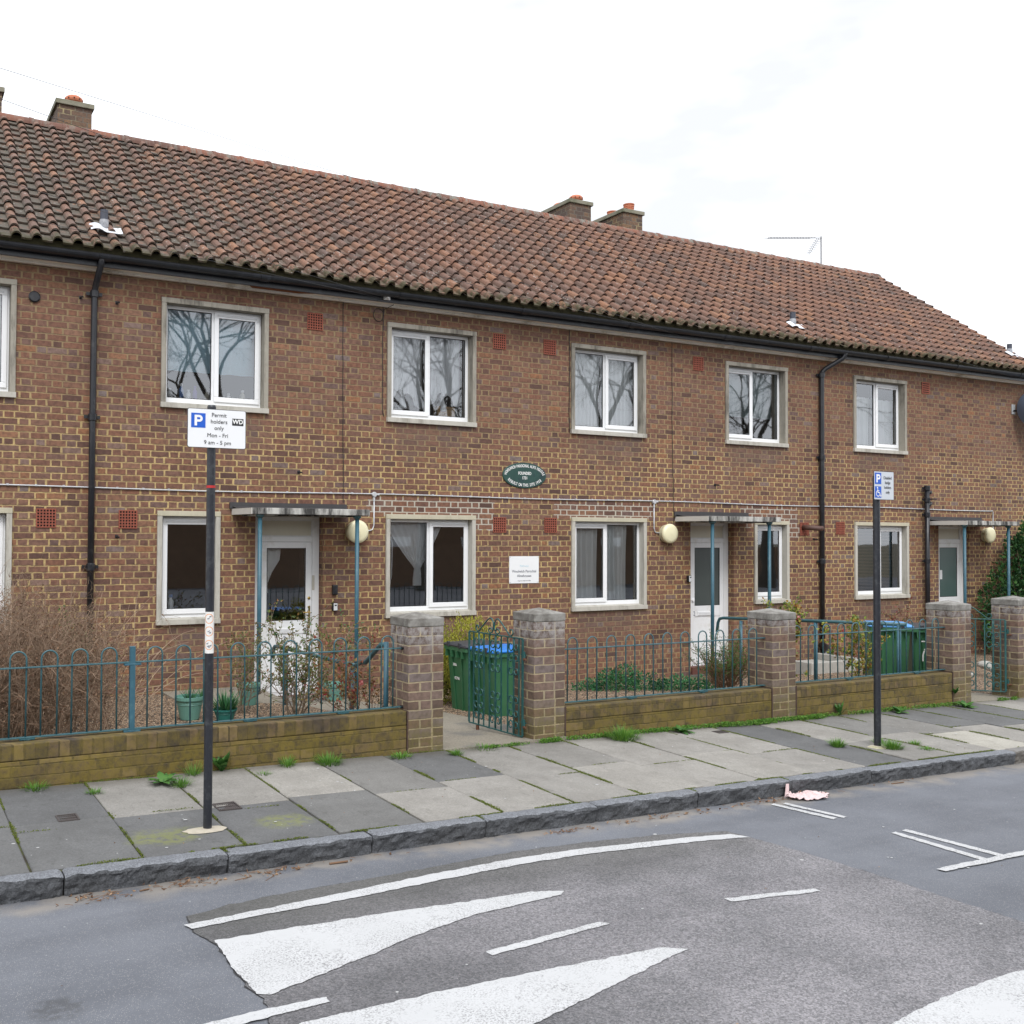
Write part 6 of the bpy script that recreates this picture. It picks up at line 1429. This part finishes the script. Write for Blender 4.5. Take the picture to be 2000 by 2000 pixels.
w = WF[3]; mid = (w[0]+w[1])/2; pleated(w, w[0], mid, w[2], w[3], m_curt, 'pleated white curtain, left half, upstairs window right of the plaque', 9); pleated(w, mid+.02, w[1], w[2], w[3], m_curt, 'pleated white curtain, right half, upstairs window right of the plaque', 8)
w = WF[4]; sheetm('blind', 'grey-green roller blind in the fourth upstairs window', 'blind', lambda u, v: (lerp(w[0], w[1], u), w[4]+.12, lerp(w[3], w[2]+.42, v)), 4, 4, simple('roller_blind', (.20, .27, .27), .8))
w = WF[5]; mid = (w[0]+w[1])/2; pleated(w, w[0], mid, w[2], w[3]-.26, m_curt, 'white curtain, left half, in the upstairs window right of the tall drainpipe', 5, .012); pleated(w, mid, w[1], w[2], w[3]-.28, m_curt, 'white curtain, right half, in the upstairs window right of the tall drainpipe', 5, .012)
w = WF[0]; pleated(w, w[0], w[1], w[2], w[3], m_net, 'net curtain in the cut-off upstairs window at the left edge', 9); w = WF[6]; pleated(w, w[0], w[1], w[2], w[3], m_net, 'net curtain in the cut-off ground-floor window at the left edge', 9)
w = WF[8]; tied(w, w[0], w[1]-.35, 6.58, w[3]-.0, w[2], w[3]-.66, m_net, 'knotted white net curtain hanging in the ground-floor window right of door 3', .24, .09)
b = MB(); b.tube([(6.16, w[4]+.08, w[3]), (6.21, w[4]+.08, w[3]-.35), (6.20, w[4]+.08, w[3]-.75), (6.13, w[4]+.08, w[3]-1.1)], .009, 6); tag(b.build('curtain_cord', m_net, smooth=True), 'thin pale cord hanging left of the knotted net curtain', 'curtain')  # hanging cord beside the knotted curtain
w = WF[9]; mid = (w[0]+w[1])/2; pleated(w, w[0], w[0]+.57, w[2], w[3], m_curt, 'white curtain drawn at the left of the ground-floor window left of door 2', 6); pleated(w, mid+.02, mid+.48, w[2], w[3], m_curt, 'white curtain drawn at the right of the ground-floor window left of door 2', 6)
w = WF[11]; t = thing('venetian_blind', 'brown slatted blind in the ground-floor window behind the right post', 'blind', (w[0], w[4]+.10, w[2])); b = MB()
for k in range(44): z = k*.026; b.add([(0, 0, z), (w[1]-w[0], 0, z), (w[1]-w[0], .016, z+.014), (0, .016, z+.014)], [(0, 1, 2, 3)])
b.build('slats', m_blind, t, fix=False)
y = FY+.22
sheetm('curtain', 'white striped half curtain behind the glass of door 3', 'curtain', lambda u, v: (4.20+u*interp(v, [0, .3, .55, .8, 1], [.42, .40, .30, .24, .25]), y+.01*math.sin(u*20), lerp(1.64, 1.05, v)), 30, 14, m_curt)
R.seed(99)
def bottle(x, y, z, h, r, c, cap, label):
    t = thing('bottle', label, 'bottle', (x, y, z)); b = MB(); b.lathe([(r, 0), (r, h*.62), (r*.45, h*.78), (r*.45, h*.84)], (0, 0, 0), 12); b.build('body', c, t, smooth=True); b = MB(); b.lathe([(r*.6, h*.845), (r*.6, h), (0, h)], (0, 0, 0), 12); b.build('cap', cap, t)
w = WF[1]; cb = simple('blue_label', (.05, .15, .4), .4); cp = simple('purple_bottle', (.12, .06, .4), .4)
for (dx, h, r, c_, cap_, lb) in ((.06, .13, .035, m_signw, m_signw, 'white bottle at the left corner of the sill above the permit sign'), (.20, .20, .03, cb, m_signw, 'tall blue and white bottle on the sill above the permit sign'), (.29, .13, .03, m_signw, m_vent, 'short white bottle on the sill above the permit sign'), (.37, .18, .028, cp, cp, 'purple bottle on the sill above the permit sign'), (.52, .14, .03, m_cream_panel, m_whitep, 'cream bottle on the sill above the permit sign'), (.80, .12, .028, m_signw, m_signw, 'small white bottle in the right light above the permit sign'), (.98, .17, .034, m_cream_panel, m_signw, 'wide cream bottle in the right light above the permit sign')): bottle(w[0]+dx+.05, w[4]+.06, w[2]+.06, h, r, c_, cap_, lb)
w = WF[7]; bottle(w[0]+.17, w[4]+.08, w[2]+.05, .22, .038, m_signw, cb, 'white spray bottle with blue top in the narrow window left of the near post')
w = WF[2]; t = thing('cardboard_box', 'brown cardboard box on the sill of the window left of the plaque', 'box', (w[1]-.26, w[4]+.12, w[2]+.05)); b = MB(); b.box(-.15, .13, -.05, .08, 0, .17); b.build('carton', simple('cardboard', (.38, .24, .11), .8), t, bevel=.004); b = MB(); b.add([(-.15, -.051, .12), (.13, -.051, .14), (.13, -.0515, .145), (-.15, -.0515, .125)], [(0, 1, 2, 3)]); b.build('flap_edge', m_twig, t, fix=False)

# ------------------------------------------------------------------ across the street: what the windows mirror
tree0 = t = thing('street_tree', 'bare branching tree across the street, mirrored in the upstairs window above the permit sign', 'tree', (10.2, -9, -.2)); b = MB(); R.seed(7)
def branch(p, d, L7, r_, lvl):
    q, dd = twig(b, p, d, L7, r_, r_*.6, 5, .18, .0, 6 if lvl < 2 else 3)
    if lvl >= 6: return
    for k in range(3 if lvl < 5 else 4):
        a = rv(.75); branch(q[-1] if k < 2 else q[3], (dd+a+Vector((0, 0, .12))).normalized(), L7*R.uniform(.62, .82), r_*.52, lvl+1)
for s_ in ((0, 0, 0),): b.tube([(0, 0, -.3), (0, 0, 1.2), (.05, 0, 2.4)], 0, 10, rad=[.20, .16, .13]); branch(Vector((.05, 0, 2.3)), Vector((.3, .1, 1)), 1.7, .10, 0); branch(Vector((.05, 0, 2.2)), Vector((-.6, 0, .9)), 1.6, .09, 0); branch(Vector((.05, 0, 2.3)), Vector((.1, -.5, 1)), 1.6, .09, 0)
b.build('branches', m_bark, t, fix=False)
m_opp = simple('opposite_brick', (.20, .13, .085), .9, var=.3, sc=3)
for (tx_, ty_, tr__, tl_) in ((18.6, -9.6, 2.1, 'bare branching tree across the street, mirrored in the window left of the plaque'), (27.0, -9.2, 4.0, 'bare branching tree across the street, mirrored in the window right of the plaque'), (37.0, -10, 5.1, 'bare branching tree across the street, mirrored in the fourth upstairs window')):
    t2 = tree0.copy(); C.objects.link(t2); t2.location = (tx_, ty_, -.2); t2.rotation_euler = (0, 0, tr__); t2['label'] = tl_; t2['group'] = tree0['group'] = 'bare trees across the street'
    t2.scale = (1.75, 1.75, 1.7)
    for ch in kids(tree0): c2 = ch.copy(); C.objects.link(c2); c2.parent = t2
tree0.scale = (1.75, 1.75, 1.75)
t = thing('opposite_houses', 'long brick terrace across the street, mirrored in the ground-floor windows', 'building', (8, -16, -.3))
b = MB(); b.box(-26, 34, -6, 0, -.5, 4.6); b.build('wall', m_opp, t)
b = MB(); b.add([(-26.3, .4, 4.5), (34.3, .4, 4.5), (34.3, -3, 6.3), (-26.3, -3, 6.3), (34.3, -6.4, 4.5), (-26.3, -6.4, 4.5)], [(0, 1, 2, 3), (3, 2, 4, 5)]); b.build('roof', simple('slate_roof', (.06, .06, .065), .7), t)
for k in range(14):
    for z in (.8, 3.2): b = MB(); b.box(-24+k*4, -22.6+k*4, .0, .03, z, z+1.2); b.build('window', m_upvc, t)
t = MB(); t.box(-30, 46, -12.6, -12.4, -.4, 1.3); tag(t.build('opposite_wall', m_opp), 'low brick wall across the street, mirrored in the door glass', 'wall')
